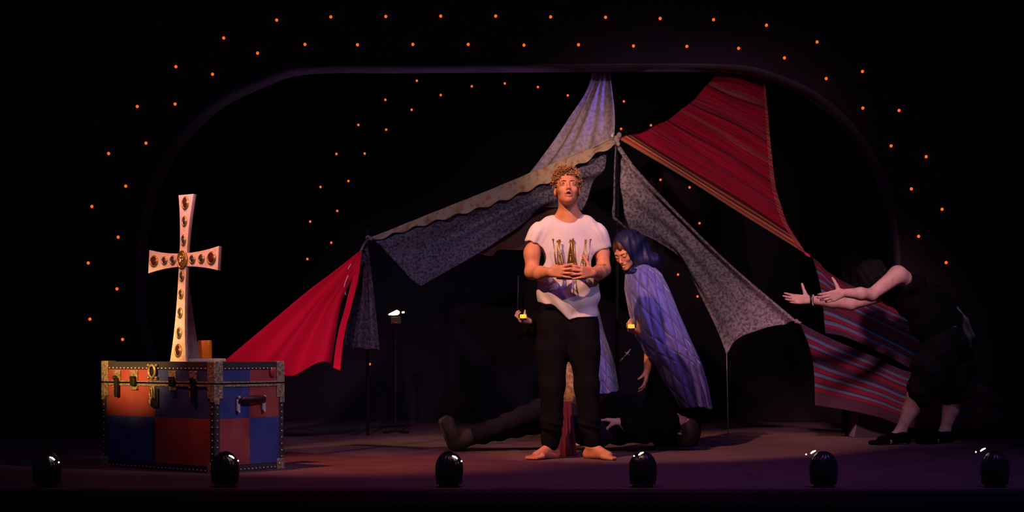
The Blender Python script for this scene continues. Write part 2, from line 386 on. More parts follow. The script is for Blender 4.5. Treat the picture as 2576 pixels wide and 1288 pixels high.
rows = [
 ('small orange bulb glowing in the outer row over the rounded black arch', 'bulbs of the outer arch row', AY-.002, .0118,
  [(228,803),(224,662),(233,520),(275,387),(347,269),(444,169),(564,97),(697,52),(833,44),(971,43),(1109,42),(1247,42),(1385,44),(1523,45),(1660,48),(1794,51),(1927,65),(2054,107),(2168,181),(2260,279),(2328,395),(2368,527),(2378,661)]),
 ('small orange bulb glowing in the inner row beside the rounded arch opening', 'bulbs of the inner arch row', AY-.002, .0118,
  [(310,854),(296,727),(299,597),(318,469),(369,361),(442,263),(536,188),(649,135),(768,113),(900,114),(1039,113),(1178,113),(1318,115),(1455,114),(1593,117),(1727,118),(1857,123),(1972,147),(2077,199),(2169,273),(2240,368),(2291,476),(2309,595)]),
 ('tiny orange bulb on the far black backdrop seen through the arch', 'bulbs on the far backdrop', 14.835, .0112,
  [(774,652),(781,558),(807,471),(847,388),(902,315),(970,252),(1049,204),(834,611),(849,531),(877,456),(918,387),(972,327),(1036,277),(1109,240),(1187,218),(1270,211),(1353,220),(1428,241),(1569,256),(1637,316),(1562,325),(1661,453),(1734,472),(1759,562),(1705,691),(1754,746),(931,916),(2184,1058)])]
ORD = ['first', 'second', 'third', 'fourth', 'fifth', 'sixth', 'seventh', 'eighth', 'ninth', 'tenth', 'eleventh', 'twelfth', 'thirteenth', 'fourteenth', 'fifteenth', 'sixteenth', 'seventeenth', 'eighteenth', 'nineteenth', 'twentieth', 'twenty-first', 'twenty-second', 'twenty-third']
FAR = ['glowing above the peak knot, over the tent', 'glowing beside the canopy edge, right of the tent peak', 'glowing close to the tent peak knot', 'glowing under the canopy hem, nearer the tent peak', 'glowing under the canopy hem, farther from the tent peak', 'glowing above the grey lace wing, below the canopy', 'glowing between the blue cape and the grey lace, upper one', 'glowing between the blue cape and the grey lace, lower one', 'glowing low down right of the scarlet cloth', 'glowing at floor level under the striped blanket']
def bulb_label(ri, k, lab):
    if ri == 0: return '%s orange bulb from the left end of the outer arch row' % ORD[k]
    if ri == 1: return '%s orange bulb from the left end of the inner arch row' % ORD[k]
    if k < 7: return '%s tiny bulb up the left outer curve of the far backdrop' % ORD[k]
    if k < 18: return '%s tiny bulb from the lower left of the inner backdrop curve' % ORD[k-7]
    return 'tiny orange bulb ' + FAR[k-18]
for ri, (lab, grp, Y, r, pts) in enumerate(rows):
    src = None
    for k, q in enumerate(pts):
        lab = bulb_label(ri, k, lab)
        loc = P(q[0], q[1], Y)
        if loc.z < .03: loc.z = .03
        if src is None: src = bulb_src(loc, r, lab, grp)
        else: dup(src, loc, lab)
# =================================================================== TRUNK
TC = Vector((-1.608, 8.60, 0)); eL = Vector((-.7912, .6115, 0)); eW = Vector((.6115, .7912, 0)); UZ = Vector((0, 0, 1))
TL_, TW_, TH_ = .957, .512, .602
M_T = frame(TC, eL, eW, UZ)      # x runs along the long front (to the left), y along the right end, z up
RED = mat('red_trunk_paint', (.38, .078, .058), .55, noise=(9, (.30, .034, .036), .4, .7), bump=(90, .15), spec=.25)
BLUE = mat('blue_trunk_paint', (.062, .070, .235), .55, noise=(9, (.025, .05, .19), .4, .7), bump=(90, .15), spec=.25)
trunk = thing('travel_trunk', TC+eL*TL_/2+eW*TW_/2, 'large travel trunk chequered in red and blue squares with brass fittings', 'trunk')
bm = bmesh.new(); bx(bm, M_T, (.004, .004, .0), (TL_-.004, TW_-.004, .482), .004); bmobj('body', bm, BLACKVINYL, trunk)
bm = bmesh.new(); bx(bm, M_T, (.004, .004, .489), (TL_-.004, TW_-.004, TH_), .006); lid = bmobj('lid', bm, BLACKVINYL, trunk)
e = .035; ml = TL_/2+.012; mw = TW_*.50
def panel(x0, x1, y0, y1, z0, z1, m):
    bm = bmesh.new(); bx(bm, M_T, (x0, y0, z0), (x1, y1, z1), .0012); return bmobj('panel', bm, m, trunk)
zt0, zt1, zm = .497, TH_-.042, .295
for (z0, z1, a, b) in ((zt0, zt1, BLUE, RED), (zm, .468, BLUE, RED), (.038, zm, RED, BLUE)):
    panel(e, ml, .0, .006, z0, z1, a); panel(ml, TL_-e, .0, .006, z0, z1, b)           # front: right square, left square
    panel(.0, .006, e, mw, z0, z1, a); panel(.0, .006, mw, TW_-e, z0, z1, b)           # right end
def part(name, m, fn, parent=trunk, smooth=False, label=None):
    bm = bmesh.new(); fn(bm); o = bmobj(name, bm, m, parent, smooth)
    if label: o['label'] = label
    return o
def binding(bm):
    b = .036; t = .005
    for z0, z1 in ((TH_-.040, TH_+.001), (0, .036)):
        bx(bm, M_T, (0, -t+.003, z0), (TL_, .004, z1), .0015); bx(bm, M_T, (-t+.003, 0, z0), (.004, TW_, z1), .0015)
    for x in ((0, b), (TL_-b, TL_)):
        bx(bm, M_T, (x[0], -t+.003, 0), (x[1], .004, .482), .0015)
    for y in ((0, b), (TW_-b, TW_)): bx(bm, M_T, (-t+.003, y[0], 0), (.004, y[1], .482), .0015)
    bx(bm, M_T, (0, 0, TH_-.004), (TL_, b, TH_+.002)); bx(bm, M_T, (0, 0, TH_-.004), (b, TW_, TH_+.002)); bx(bm, M_T, (0, TW_-b, TH_-.004), (TL_, TW_, TH_+.002)); bx(bm, M_T, (TL_-b, 0, TH_-.004), (TL_, TW_, TH_+.002))
part('edge_binding', BLACKVINYL, binding)
def strips(bm):
    for z0, z1 in ((.489, .497), (.468, .481)):
        bx(bm, M_T, (.0, -.007, z0), (TL_, .004, z1), .002); bx(bm, M_T, (-.007, .0, z0), (.004, TW_, z1), .002)
part('brass_strip', BRASS, strips)
def corner(x, y, top):
    def fn(bm):
        w = .055
        x0, x1 = (0, w) if x == 0 else (TL_-w, TL_); y0, y1 = (0, w) if y == 0 else (TW_-w, TW_)
        z0, z1 = (TH_-.112, TH_+.004) if top == 2 else ((.405, .482) if top == 1 else (0, .06))
        if y == 0:
            bx(bm, M_T, (x0-.004*(x == 0), -.006, z0), (x1+.004*(x != 0), .004, z1), .003)
            bx(bm, M_T, ((x0-.004) if x == 0 else x1-.03, -.007, z0-.02*(top == 1)), ((x0+.03) if x == 0 else x1+.004, .003, z1), .003)
        if x == 0:
            bx(bm, M_T, (-.006, y0-.004*(y == 0), z0), (.004, y1+.004*(y != 0), z1), .003)
            bx(bm, M_T, (-.007, (y0-.004) if y == 0 else y1-.03, z0-.03*(top == 1)), (.003, (y0+.03) if y == 0 else y1+.004, z1), .003)
            ball(bm, (-.007, (y0+w*.62) if y == 0 else y1-w*.62, (z0+z1)/2), .011, M_T, sc=(.4, 1, 1))
        if top == 2: bx(bm, M_T, (x0-.004*(x == 0), y0-.004*(y == 0), TH_-.004), (x1+.004*(x != 0), y1+.004*(y != 0), TH_+.006), .003)
        for q in (.3, .75):
            if y == 0: ball(bm, ((x0+x1)/2, -.007, z0+(z1-z0)*q), .004, M_T, 8, 6)
            if x == 0: ball(bm, (-.007, (y0+y1)/2, z0+(z1-z0)*q), .004, M_T, 8, 6)
    return fn
for x, y in ((0, 0), (1, 0), (0, 1)):
    for t in (2, 1, 0): part('corner_cap', BRASS, corner(x, y, t))
def studs(bm):
    for z in (TH_-.034, .014):
        for i in range(26):
            a = .07+i*(TL_-.14)/25; ball(bm, (a, -.004, z), .0046, M_T, 8, 6)
        for i in range(14):
            a = .07+i*(TW_-.14)/13; ball(bm, (-.004, a, z), .0046, M_T, 8, 6)
    for i in range(10):
        z = .07+i*.036
        for xx in (.016, TL_-.016): ball(bm, (xx, -.003, z), .0046, M_T, 8, 6)
        for yy in (.016, TW_-.016): ball(bm, (-.003, yy, z), .0046, M_T, 8, 6)
part('stud', STEEL, studs)['kind'] = 'stuff'
def front_x(px):   # where an image column meets the long front
    r = (px-CX)/FOC; return (TC.x-r*TC.y)/(r*eL.y-eL.x)
for px, kind in ((297, 'long'), (340, 'draw'), (437, 'draw'), (489, 'long')):
    X = front_x(px); hs = .03
    hp = part('latch', BRASS, lambda bm: (bx(bm, M_T, (X-hs, -.011, .497), (X+hs, .002, .555), .002), [ball(bm, (X+sx*hs*.75, -.012, .548), .004, M_T, 8, 6) for sx in (-1, 1)]))
    if kind == 'long':
        part('hasp', DARKMETAL, lambda bm: (bx(bm, M_T, (X-.022, -.028, .405), (X+.004, -.008, .512), .005), ball(bm, (X, -.022, .512), .014, M_T)), hp)
        part('hinge_plate', BRASS, lambda bm: (bx(bm, M_T, (X+.004, -.012, .405), (X+.03, .002, .468), .002), ball(bm, (X+.026, -.014, .462), .006, M_T, 8, 6)), hp)
    else:
        part('hasp', DARKMETAL, lambda bm: (bx(bm, M_T, (X-.026, -.030, .468), (X+.014, -.008, .515), .008), tube(bm, [(X-.026, -.022, .515), (X+.014, -.022, .515)], .008, 10, M_T)), hp)
        part('hinge_plate', BRASS, lambda bm: (bx(bm, M_T, (X-.03, -.011, .445), (X+.028, .002, .468), .002), ball(bm, (X-.026, -.014, .452), .006, M_T, 8, 6)), hp)
X = front_x(388)
def ring(bm, c, a, b, r, M):
    pts = [(c[0]+a*math.cos(t), c[1], c[2]+b*math.sin(t)) for t in [2*math.pi*i/24 for i in range(25)]]; tube(bm, pts, r, 8, M, False)
lk = part('lock', BRASS, lambda bm: (ring(bm, (X, -.016, .55), .027, .034, .008, M_T), bx(bm, M_T, (X-.034, -.008, .498), (X+.034, .002, .52), .003),
     [ball(bm, (X+sx*.034, -.014, z), .009, M_T, 8, 6) for sx in (-1, 1) for z in (.515, .585)]), None if False else trunk, True)
part('keyhole', DARKMETAL, lambda bm: ball(bm, (X, -.008, .55), .02, M_T, sc=(1, .4, 1.3)), lk, True)
part('lock_tongue', BRASS, lambda bm: (ring(bm, (X+.002, -.022, .425), .010, .03, .0055, M_T), bx(bm, M_T, (X-.016, -.014, .40), (X+.018, .002, .47), .002), ball(bm, (X+.02, -.016, .375), .014, M_T, sc=(.8, .6, 1.4))), lk)
part('lock_plate', DARKMETAL, lambda bm: bx(bm, M_T, (X-.045, -.012, .345), (X+.006, .002, .455), .006), lk)
hd = part('handle', mat('black_leather', (.02, .012, .012), .5), lambda bm: tube(bm, [(-.012, .165, .385), (-.032, .19, .40), (-.040, .23, .402), (-.040, .28, .402), (-.032, .33, .40), (-.012, .35, .385)], [.012, .016, .019, .019, .016, .012], 10, M_T), trunk, True)
for yy in (.162, .352):
    part('handle_loop', STEEL, lambda bm: (bx(bm, M_T, (-.014, yy-.012, .335), (.002, yy+.012, .40), .004), ball(bm, (-.016, yy, .41), .009, M_T), ball(bm, (-.016, yy, .33), .008, M_T)), hd, True)
part('red_button', RED, lambda bm: ball(bm, (-.006, TW_-.085, .545), .026, M_T, sc=(.35, 1, 1.1)), trunk, True)
# =================================================================== JEWELLED CROSS on the trunk
CO = Vector((-1.862, 8.90, TH_+.003)); nC = Vector((-.6115, -.7912, 0)); eX = Vector((.7912, -.6115, 0))
upC = (UZ-nC*.062).normalized(); M_C = frame(CO, eX, -(upC.cross(eX)).normalized()*-1, upC)
M_C = frame(CO, eX, eX.cross(upC)*-1 if (eX.cross(upC)*-1).dot(nC) < 0 else eX.cross(upC), upC)   # y points away from the jewelled face
CREAM = mat('cream_painted_board', (.70, .55, .48), .75, noise=(35, (.58, .44, .38), .45, .65), bump=(60, .2), spec=.2)
WOODC = mat('raw_cross_timber', (.33, .24, .19), .8, noise=(20, (.24, .17, .13), .4, .6))
JR = mat('dark_red_jewel', (.075, .010, .014), .25, spec=.7); JB = mat('smoky_blue_jewel', (.035, .035, .06), .25, spec=.7)
cross = thing('jewelled_cross', CO, 'tall cream altar cross set with dark oval jewels, standing on the trunk', 'cross')
zc, H_ = .571, .94
def hw_v(z):   # half-width of the upright
    if z > zc: return .030+.033*((z-zc)/(H_-zc))**2.2
    return .031+.036*((zc-z)/zc)**2.6
def hh(x): return .037+.030*(abs(x)/.293)**2.0
out = []
N = 14
for i in range(N+1): z = (zc-.036)*i/N; out.append((hw_v(z), z))
for i in range(1, N+1): x = .032+(.293-.032)*i/N; out.append((x, zc-hh(x)))
for i in range(N+1): x = .293-(.293-.032)*i/N; out.append((x, zc+hh(x)))
for i in range(1, N+1): z = zc+.037+(H_-zc-.037)*i/N; out.append((hw_v(z), z))
full = out+[(-x, z) for x, z in out[::-1]]
def board(bm, y0, y1, sc=1.0):
    a = [bm.verts.new(M_C @ Vector((x, y0, z))) for x, z in full]; b = [bm.verts.new(M_C @ Vector((x, y1, z))) for x, z in full]; n = len(a)
    bm.faces.new(a); bm.faces.new(b[::-1])
    for i in range(n): bm.faces.new((a[i], b[i], b[(i+1) % n], a[(i+1) % n]))
part('board', CREAM, lambda bm: board(bm, -.010, .003), cross)
part('backing_board', WOODC, lambda bm: board(bm, .0032, .012), cross)
def jewel(x, z, a, b, m):
    bez = part('bezel', GOLD, lambda bm: (ring(bm, (x, -.014, z), a, b, .0045, M_C), ring(bm, (x, -.0125, z), a*1.12+.002, b*1.12+.002, .003, M_C)), cross, True)
    part('jewel', m, lambda bm: ball(bm, (x, -.010, z), 1, M_C, 16, 10, (a*.92, .010, b*.92)), bez, True)
kz = lambda py: .66-(py-HY)/FOC*8.93-TH_
for py, a, b, m in ((512, .022, .031, JR), (558, .015, .024, JB), (606, .0145, .026, JB), (697, .0145, .024, JB), (742, .015, .022, JB), (789, .015, .024, JB), (840, .016, .026, JB), (884, .022, .031, JR)):
    jewel(0, kz(py), a, b, m)
for x, a, b, m in ((-.245, .028, .027, JR), (-.155, .019, .019, JB), (-.083, .019, .021, JB), (.082, .019, .020, JB), (.157, .020, .021, JB), (.240, .028, .030, JR)):
    jewel(x, zc, a, b, m)
med = part('medallion', GOLD, lambda bm: (ball(bm, (0, -.012, zc), 1, M_C, 20, 12, (.040, .008, .050)), ring(bm, (0, -.016, zc), .038, .048, .006, M_C), ring(bm, (0, -.019, zc+.016), .020, .022, .004, M_C)), cross, True)
part('medallion_figure', mat('pale_gilt', (.65, .5, .32), .35, .9), lambda bm: (ball(bm, (-.004, -.022, zc+.014), .009, M_C), tube(bm, [(-.004, -.021, zc+.006), (-.006, -.022, zc-.016), (-.008, -.018, zc-.034)], [.007, .012, .007], 8, M_C), tube(bm, [(-.02, -.02, zc-.006), (.016, -.02, zc+.002)], .004, 6, M_C)), med, True)
def brace(bm):
    pr = [(.013, .0), (.14, .0), (.016, .50)]
    for a in ((-.008, .010),):
        A = [bm.verts.new(M_C @ Vector((a[0], y, z+.018))) for y, z in pr]; B = [bm.verts.new(M_C @ Vector((a[1], y, z+.018))) for y, z in pr]
        bm.faces.new(A); bm.faces.new(B[::-1])
        for i in range(3): bm.faces.new((A[i], B[i], B[(i+1) % 3], A[(i+1) % 3]))
part('brace', WOODC, brace, cross)
M_B = frame(CO, eX, -nC, UZ)
part('base_plank', CREAM, lambda bm: bx(bm, M_B, (-.045, .026, 0), (.05, .30, .017), .002), cross)
WAX = mat('amber_wax', (.75, .17, .02), .35, spec=.4, sss=.5, emit=((1.0, .20, .015), .06))
cb = M_B @ Vector((.002, .185, .0175))
cn = thing('candle', cb, 'short thick amber pillar candle on the plank behind the cross', 'candle')
part('wax', WAX, lambda bm: lathe(bm, [(.038, 0), (.0395, .004), (.0395, .094), (.037, .103), (.030, .098), (.008, .094)], 28, Matrix.Translation(cb)), cn, True)
part('wick', DARKMETAL, lambda bm: tube(bm, [cb+Vector((0, 0, .092)), cb+Vector((.001, 0, .104))], .0012, 6), cn)
# =================================================================== TENT OF CLOTHS
S = math.sin
LACE = mat('grey_lace', (.40, .32, .35), .95, noise=(48, (.15, .115, .14), .42, .62), bump=(90, .4), spec=.1)
LACEDK = mat('slate_lace', (.22, .19, .26), .95, noise=(50, (.07, .055, .095), .42, .62), bump=(90, .4), spec=.1)
PALE = mat('pale_damask', (.50, .41, .39), .95, noise=(30, (.33, .26, .27), .42, .62), bump=(80, .4), spec=.1)
FLORAL = mat('gold_floral_print', (.56, .42, .28), .95, noise=(24, (.46, .20, .09), .50, .66), bump=(80, .4), spec=.1)
SHAWL = mat('faded_red_floral_shawl', (.17, .055, .055), .95, noise=(20, (.13, .09, .06), .42, .62), bump=(80, .4), spec=.1)
REDC = mat('scarlet_cotton', (.62, .006, .035), .9, bump=(140, .3), spec=.12)
A0 = (1547, 352)
# pale cloth rising to the arch
coons('damask_cloth', PALE, [(1496, 120, 12.75), (1534, 118, 12.8)],
      [(1322, 446, 12.62), (1388, 420, 12.6), (1455, 390, 12.62), (1546, 352, 12.6)],
      [(1496, 120, 12.75), (1482, 210, 12.76), (1438, 292, 12.8), (1384, 372, 12.75), (1322, 446, 12.62)],
      [(1534, 118, 12.8), (1536, 190, 12.76), (1546, 268, 12.72), (1549, 310, 12.66), (1546, 352, 12.6)],
      'pale damask cloth stretched from the arch top down to the tent peak', 'cloth',
      lambda u, v: .022*S(u*26+1.2*S(v*3))*(.3+v*.7)*(1-v*.3)+.012*S(u*11+v*4), 110, 80)
# scalloped floral strip along the ridge rope
bot = []
for i in range(0, 25):
    t = i/24; x = 940+(1545-940)*t; y0 = 600-(600-354)*t
    w = (6+30*math.sin(min(t*1.35, 1)*math.pi*.5)+8*math.exp(-((t-.5)/.2)**2)) if t < .7 else 42-(t-.7)/.3*34
    bot.append((x+w*.35, y0+w*.75+(7 if i % 2 else 0), 12.5))
coons('floral_cloth', FLORAL, [(934, 597, 12.5), (1100, 530, 12.5), (1240, 474, 12.5), (1390, 411, 12.52), (1546, 350, 12.56)], bot,
      [(934, 597, 12.5), (938, 602, 12.5)], [(1546, 350, 12.56), (1548, 358, 12.5)],
      'narrow gold floral cloth with a scalloped edge draped along the left ridge rope', 'cloth', lambda u, v: .008*S(u*60+v*3), 240, 10)
# slate lace panel hanging under it
coons('lace_cloth', LACEDK, [(936, 600, 12.56), (1100, 540, 12.6), (1240, 487, 12.6), (1390, 425, 12.62), (1540, 358, 12.64)],
      [(1060, 722, 12.45), (1180, 652, 12.5), (1330, 549, 12.6), (1392, 524, 12.72), (1466, 530, 12.75)],
      [(936, 600, 12.56), (985, 648, 12.52), (1030, 695, 12.48), (1060, 722, 12.45)],
      [(1540, 358, 12.64), (1520, 410, 12.7), (1490, 470, 12.74), (1466, 530, 12.75)],
      'slate grey lace cloth with a hanging point left of the man', 'cloth',
      lambda u, v: (.050*S(v*13-u*3.2)*(.35+u*.65)+.03*S(v*7+u*5))*min(1, v*6), 120, 70)
coons('shawl', SHAWL, [(1195, 600, 12.74), (1270, 555, 12.88), (1342, 512, 13.0), (1420, 520, 12.8), (1500, 560, 12.85)],
      [(1182, 626, 12.74), (1232, 645, 12.80), (1262, 626, 12.83), (1340, 632, 12.9), (1500, 640, 12.85)],
      [(1195, 600, 12.74), (1182, 626, 12.74)], [(1500, 560, 12.85), (1500, 640, 12.85)],
      'faded red floral shawl hanging behind the slate lace cloth', 'shawl', lambda u, v: .015*S(u*20+v*5), 70, 24)
# big grey lace wing on the right
coons('lace_cloth', LACE, [(1557, 362, 12.6), (1610, 432, 12.5), (1720, 548, 12.4), (1850, 676, 12.3), (2003, 808, 12.2)],
      [(1584, 580, 12.62), (1640, 602, 12.56), (1712, 652, 12.48), (1748, 720, 12.42), (1800, 822, 12.3), (1828, 892, 12.24)],
      [(1557, 362, 12.6), (1560, 430, 12.62), (1566, 510, 12.62), (1584, 580, 12.62)],
      [(2003, 808, 12.2), (1955, 818, 12.2), (1885, 838, 12.22), (1845, 862, 12.23), (1828, 892, 12.24)],
      'large light grey lace cloth sweeping down right from the tent peak', 'cloth',
      lambda u, v: -.05*math.exp(-((v-.13)/.06)**2)*(1-.3*u)+.014*S(v*17+u*2)+.03*math.exp(-((v-.04)/.03)**2), 120, 80)
# red striped canopy
DKR = (.16, .012, .025); R1 = (.40, .010, .035); R2 = (.33, .018, .045); OR_ = (.55, .12, .05); MG = (.6, .02, .12); TN = (.30, .18, .09)
CANOPY = stripe_mat('red_striped_weave', 'v', [(0, (.42, .18, .07)), (.018, (.62, .02, .06)), (.032, (.42, .30, .10)), (.05, DKR), (.062, (.40, .09, .05)), (.078, (.09, .01, .02)), (.10, R1), (.20, R2), (.24, R1), (.335, DKR), (.35, R1), (.43, (.33, .05, .05)), (.455, R1), (.52, DKR), (.535, R2), (.60, R1), (.68, DKR), (.695, (.33, .06, .06)), (.73, R1), (.80, DKR), (.815, R2), (.87, (.3, .09, .08)), (.90, R1), (.94, DKR), (.955, R2)],
                    noise=.5, edge=('u', .955, [(0, OR_), (.25, (.42, .02, .05)), (.5, TN), (.75, MG)]))
coons('striped_canopy', CANOPY, [(1556, 349, 12.6), (1640, 322, 12.66), (1722, 270, 12.72), (1790, 200, 12.78), (1840, 118, 12.85)],
      [(2030, 640, 12.22), (1985, 568, 12.3), (1958, 500, 12.4), (1944, 410, 12.5), (1934, 310, 12.6), (1926, 200, 12.75), (1925, 118, 12.85)],
      [(1556, 349, 12.6), (1620, 388, 12.55), (1760, 470, 12.45), (1900, 556, 12.35), (2030, 640, 12.22)], [(1840, 118, 12.85), (1925, 118, 12.85)],
      'red striped woven canopy spread between the tent peak and the arch top', 'cloth',
      lambda u, v: (.03*S(u*18-v*3)*v*(1-v*.4)+.012*S(u*31+v*6)), 120, 90)
sc_c = bpy.data.objects['striped_canopy']
# swap the UV axes so the woven bands run from the left edge to the right edge
uvd = sc_c.data.uv_layers[0].data; buf = np.empty(len(uvd)*2, np.float32); uvd.foreach_get('uv', buf); buf = buf.reshape(-1, 2)
buf = np.stack([1-buf[:, 1], buf[:, 0]], 1); buf[:, 1] = 1-buf[:, 1]; buf[:, 1] = 1-buf[:, 1]; uvd.foreach_set('uv', buf.ravel().astype(np.float32))
# plain scarlet side cloth
def redfold(u, v):
    return (.045*S(u*15+1.0)*(.25+v)-.018*math.exp(-((u-.42)/.09)**2)+.007*S(u*27+v*2))*min(1, v*3)
red_cloth = coons('red_side_cloth', REDC, [(902, 634, 11.9), (911, 628, 11.9)], [(545, 936, 11.2), (640, 946, 11.2), (716, 942, 11.22), (765, 928, 11.26), (800, 919, 11.3), (836, 914, 11.35)],
      [(902, 634, 11.9), (800, 718, 11.7), (690, 812, 11.45), (545, 936, 11.2)], [(911, 628, 11.9), (893, 688, 11.8), (862, 752, 11.62), (846, 840, 11.45), (836, 914, 11.35)],
      'plain scarlet cotton cloth slanting down behind the trunk', 'cloth', redfold, 110, 70)
coons('hem_strip', REDC, [(903, 636, 11.88), (911, 630, 11.88)], [(838, 925, 11.3), (856, 932, 11.3)],
      [(903, 636, 11.88), (886, 702, 11.75), (868, 772, 11.6), (848, 850, 11.42), (838, 925, 11.3)], [(911, 630, 11.88), (901, 702, 11.75), (884, 772, 11.6), (865, 850, 11.42), (856, 932, 11.3)],
      None, None, lambda u, v: .003*S(v*22), 12, 60, parent=red_cloth)
TAPE = mat('cream_tape', (.75, .42, .35), .8)
bm = bmesh.new()
for seg in ([(883, 664), (878, 672), (875, 678)], [(876, 692), (872, 702), (868, 712), (865, 724), (867, 734), (870, 742)]):
    tube(bm, [P(x, y, 11.66) for x, y in seg], .0045, 6)
tag(bmobj('tape_scrap', bm, TAPE, None, True), 'thin torn strip of pale tape stuck near the top of the red cloth', 'tape')
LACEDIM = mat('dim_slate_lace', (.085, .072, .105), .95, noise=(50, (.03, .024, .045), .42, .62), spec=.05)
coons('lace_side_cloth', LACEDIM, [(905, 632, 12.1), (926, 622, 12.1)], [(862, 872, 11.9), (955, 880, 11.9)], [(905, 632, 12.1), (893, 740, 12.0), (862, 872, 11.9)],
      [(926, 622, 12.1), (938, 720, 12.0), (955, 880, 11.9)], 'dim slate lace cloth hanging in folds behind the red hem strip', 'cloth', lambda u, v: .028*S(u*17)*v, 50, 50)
# striped blanket behind the bending person
PU = (.055, .020, .045); BB = (.075, .11, .20); RR = (.17, .010, .026); PD = (.085, .016, .034)
def bands(lst):
    """[(centre, width, colour)] from bottom to top, purple ground between"""
    out = [(0, PU)]
    for c, w, col in lst: out += [(c-w/2, col), (c+w/2, PU if col == BB else PD)]
    return out
BLANKET = stripe_mat('upper_blanket_weave', 'v', bands([(.095, .04, RR), (.145, .05, BB), (.215, .04, RR), (.275, .045, BB), (.40, .03, RR), (.55, .05, BB), (.63, .04, RR), (.69, .045, BB), (.75, .04, RR), (.805, .045, BB), (.88, .05, RR)]), rough=.95)
BLANKET2 = stripe_mat('lower_blanket_weave', 'v', bands([(.19, .04, RR), (.24, .035, BB), (.31, .05, RR), (.37, .04, BB), (.425, .04, RR), (.485, .045, BB), (.63, .06, RR), (.72, .04, BB), (.77, .04, RR), (.84, .05, BB)]), rough=.95)
coons('striped_blanket', BLANKET, [(2044, 648, 12.18), (2064, 662, 12.16), (2092, 690, 12.12), (2160, 726, 12.1), (2330, 800, 12.0)],
      [(2076, 838, 12.1), (2130, 850, 12.1), (2220, 890, 12.05), (2330, 950, 12.0)],
      [(2044, 648, 12.18), (2056, 690, 12.16), (2070, 760, 12.13), (2076, 838, 12.1)], [(2330, 800, 12.0), (2330, 950, 12.0)],
      'upper red and blue striped blanket hanging behind the outstretched arms', 'blanket', lambda u, v: .012*S(u*14+v*5)+.01*S(v*8), 90, 60)
coons('striped_blanket', BLANKET2, [(2012, 812, 12.12), (2078, 846, 12.1), (2190, 894, 12.02), (2300, 938, 11.95), (2440, 935, 11.8), (2640, 1075, 11.7)],
      [(2050, 1020, 12.05), (2120, 1030, 12.05), (2210, 1050, 12.0), (2300, 1078, 11.95), (2440, 1086, 11.85), (2640, 1100, 11.8)],
      [(2012, 812, 12.12), (2034, 870, 12.1), (2046, 930, 12.08), (2050, 1020, 12.05)], [(2640, 1075, 11.7), (2640, 1100, 11.8)],
      'lower red and blue striped blanket sloping down to the floor behind the bare legs', 'blanket', lambda u, v: .02*S(u*22+v*3)*(.3+v), 110, 60)
# peak ties and poles
ROPE = mat('grey_rope', (.30, .24, .24), .9, bump=(200, .5)); POLE = mat('dark_tent_pole', (.008, .006, .009), .7)
def single(name, m, fn, label, cat, smooth=True):
    bm = bmesh.new(); fn(bm); return tag(bmobj(name, bm, m, None, smooth), label, cat)
pk = P(1551, 350, 12.55)
kn = thing('peak_knot', pk, 'bunched knot of cloth tied at the tent peak', 'knot')
part('knot', PALE, lambda bm: [ball(bm, pk+Vector(d), r, sc=(1, 1, 1.2)) for d, r in (((0, 0, 0), .026), ((.02, -.01, .03), .020), ((-.02, 0, -.03), .018), ((.012, -.01, -.04), .016))], kn, True)
part('clip', mat('white_clip', (.8, .8, .85), .3), lambda bm: ball(bm, pk+Vector((-.036, -.03, .025)), .012, sc=(1, 1, 1.4)), kn, True)
single('tent_pole', POLE, lambda bm: tube(bm, [P(925, 572, 12.55), Vector((P(925, 572, 12.55).x, 12.55, .0))], .012, 10), 'thin dark pole standing under the left corner of the tent', 'pole')
single('tent_pole', POLE, lambda bm: tube(bm, [P(1553, 345, 12.66), Vector((P(1553, 345, 12.66).x, 12.66, .0))], .016, 10), 'dark centre pole standing under the tent peak', 'pole')
single('corner_knot', ROPE, lambda bm: (ball(bm, P(926, 598, 12.5), .022), ball(bm, P(934, 600, 12.49), .016), tube(bm, [P(926, 598, 12.5), P(915, 615, 12.3), P(907, 634, 11.89)], .009, 8)), 'small rope knot at the left tent corner beside the pole top', 'knot')
single('ribbon', mat('bright_pink_ribbon', (.9, .03, .25), .6), lambda bm: (tube(bm, [P(2024, 636, 12.2), P(2032, 642, 12.19), P(2038, 646, 12.18)], [.008, .012, .007], 8)), 'bright pink ribbon tying the canopy to the upper striped blanket', 'ribbon')
single('corner_knot', ROPE, lambda bm: (ball(bm, P(2003, 808, 12.15), .018), tube(bm, [P(1999, 806, 12.15), P(2015, 814, 12.13)], .012, 8)), 'small rope knot tying the grey lace cloth to the lower striped blanket', 'knot')
single('hanging_sash', LACEDK, lambda bm: tube(bm, [P(1549, 366, 12.5), P(1546, 430, 12.5), P(1545, 510, 12.5), P(1543, 530, 12.5), P(1544, 548, 12.5), P(1560, 560, 12.52), P(1583, 580, 12.56)], [.006, .007, .008, .014, .012, .009, .006], 8), 'thin grey sash hanging from the tent peak with a looped end', 'sash')
single('guy_rope', ROPE, lambda bm: tube(bm, [P(1828, 890, 12.2), Vector((P(1832, 1060, 12.2).x, 12.2, 0.0))], .0035, 6), 'thin cord running from the grey lace tip down to the floor', 'rope')
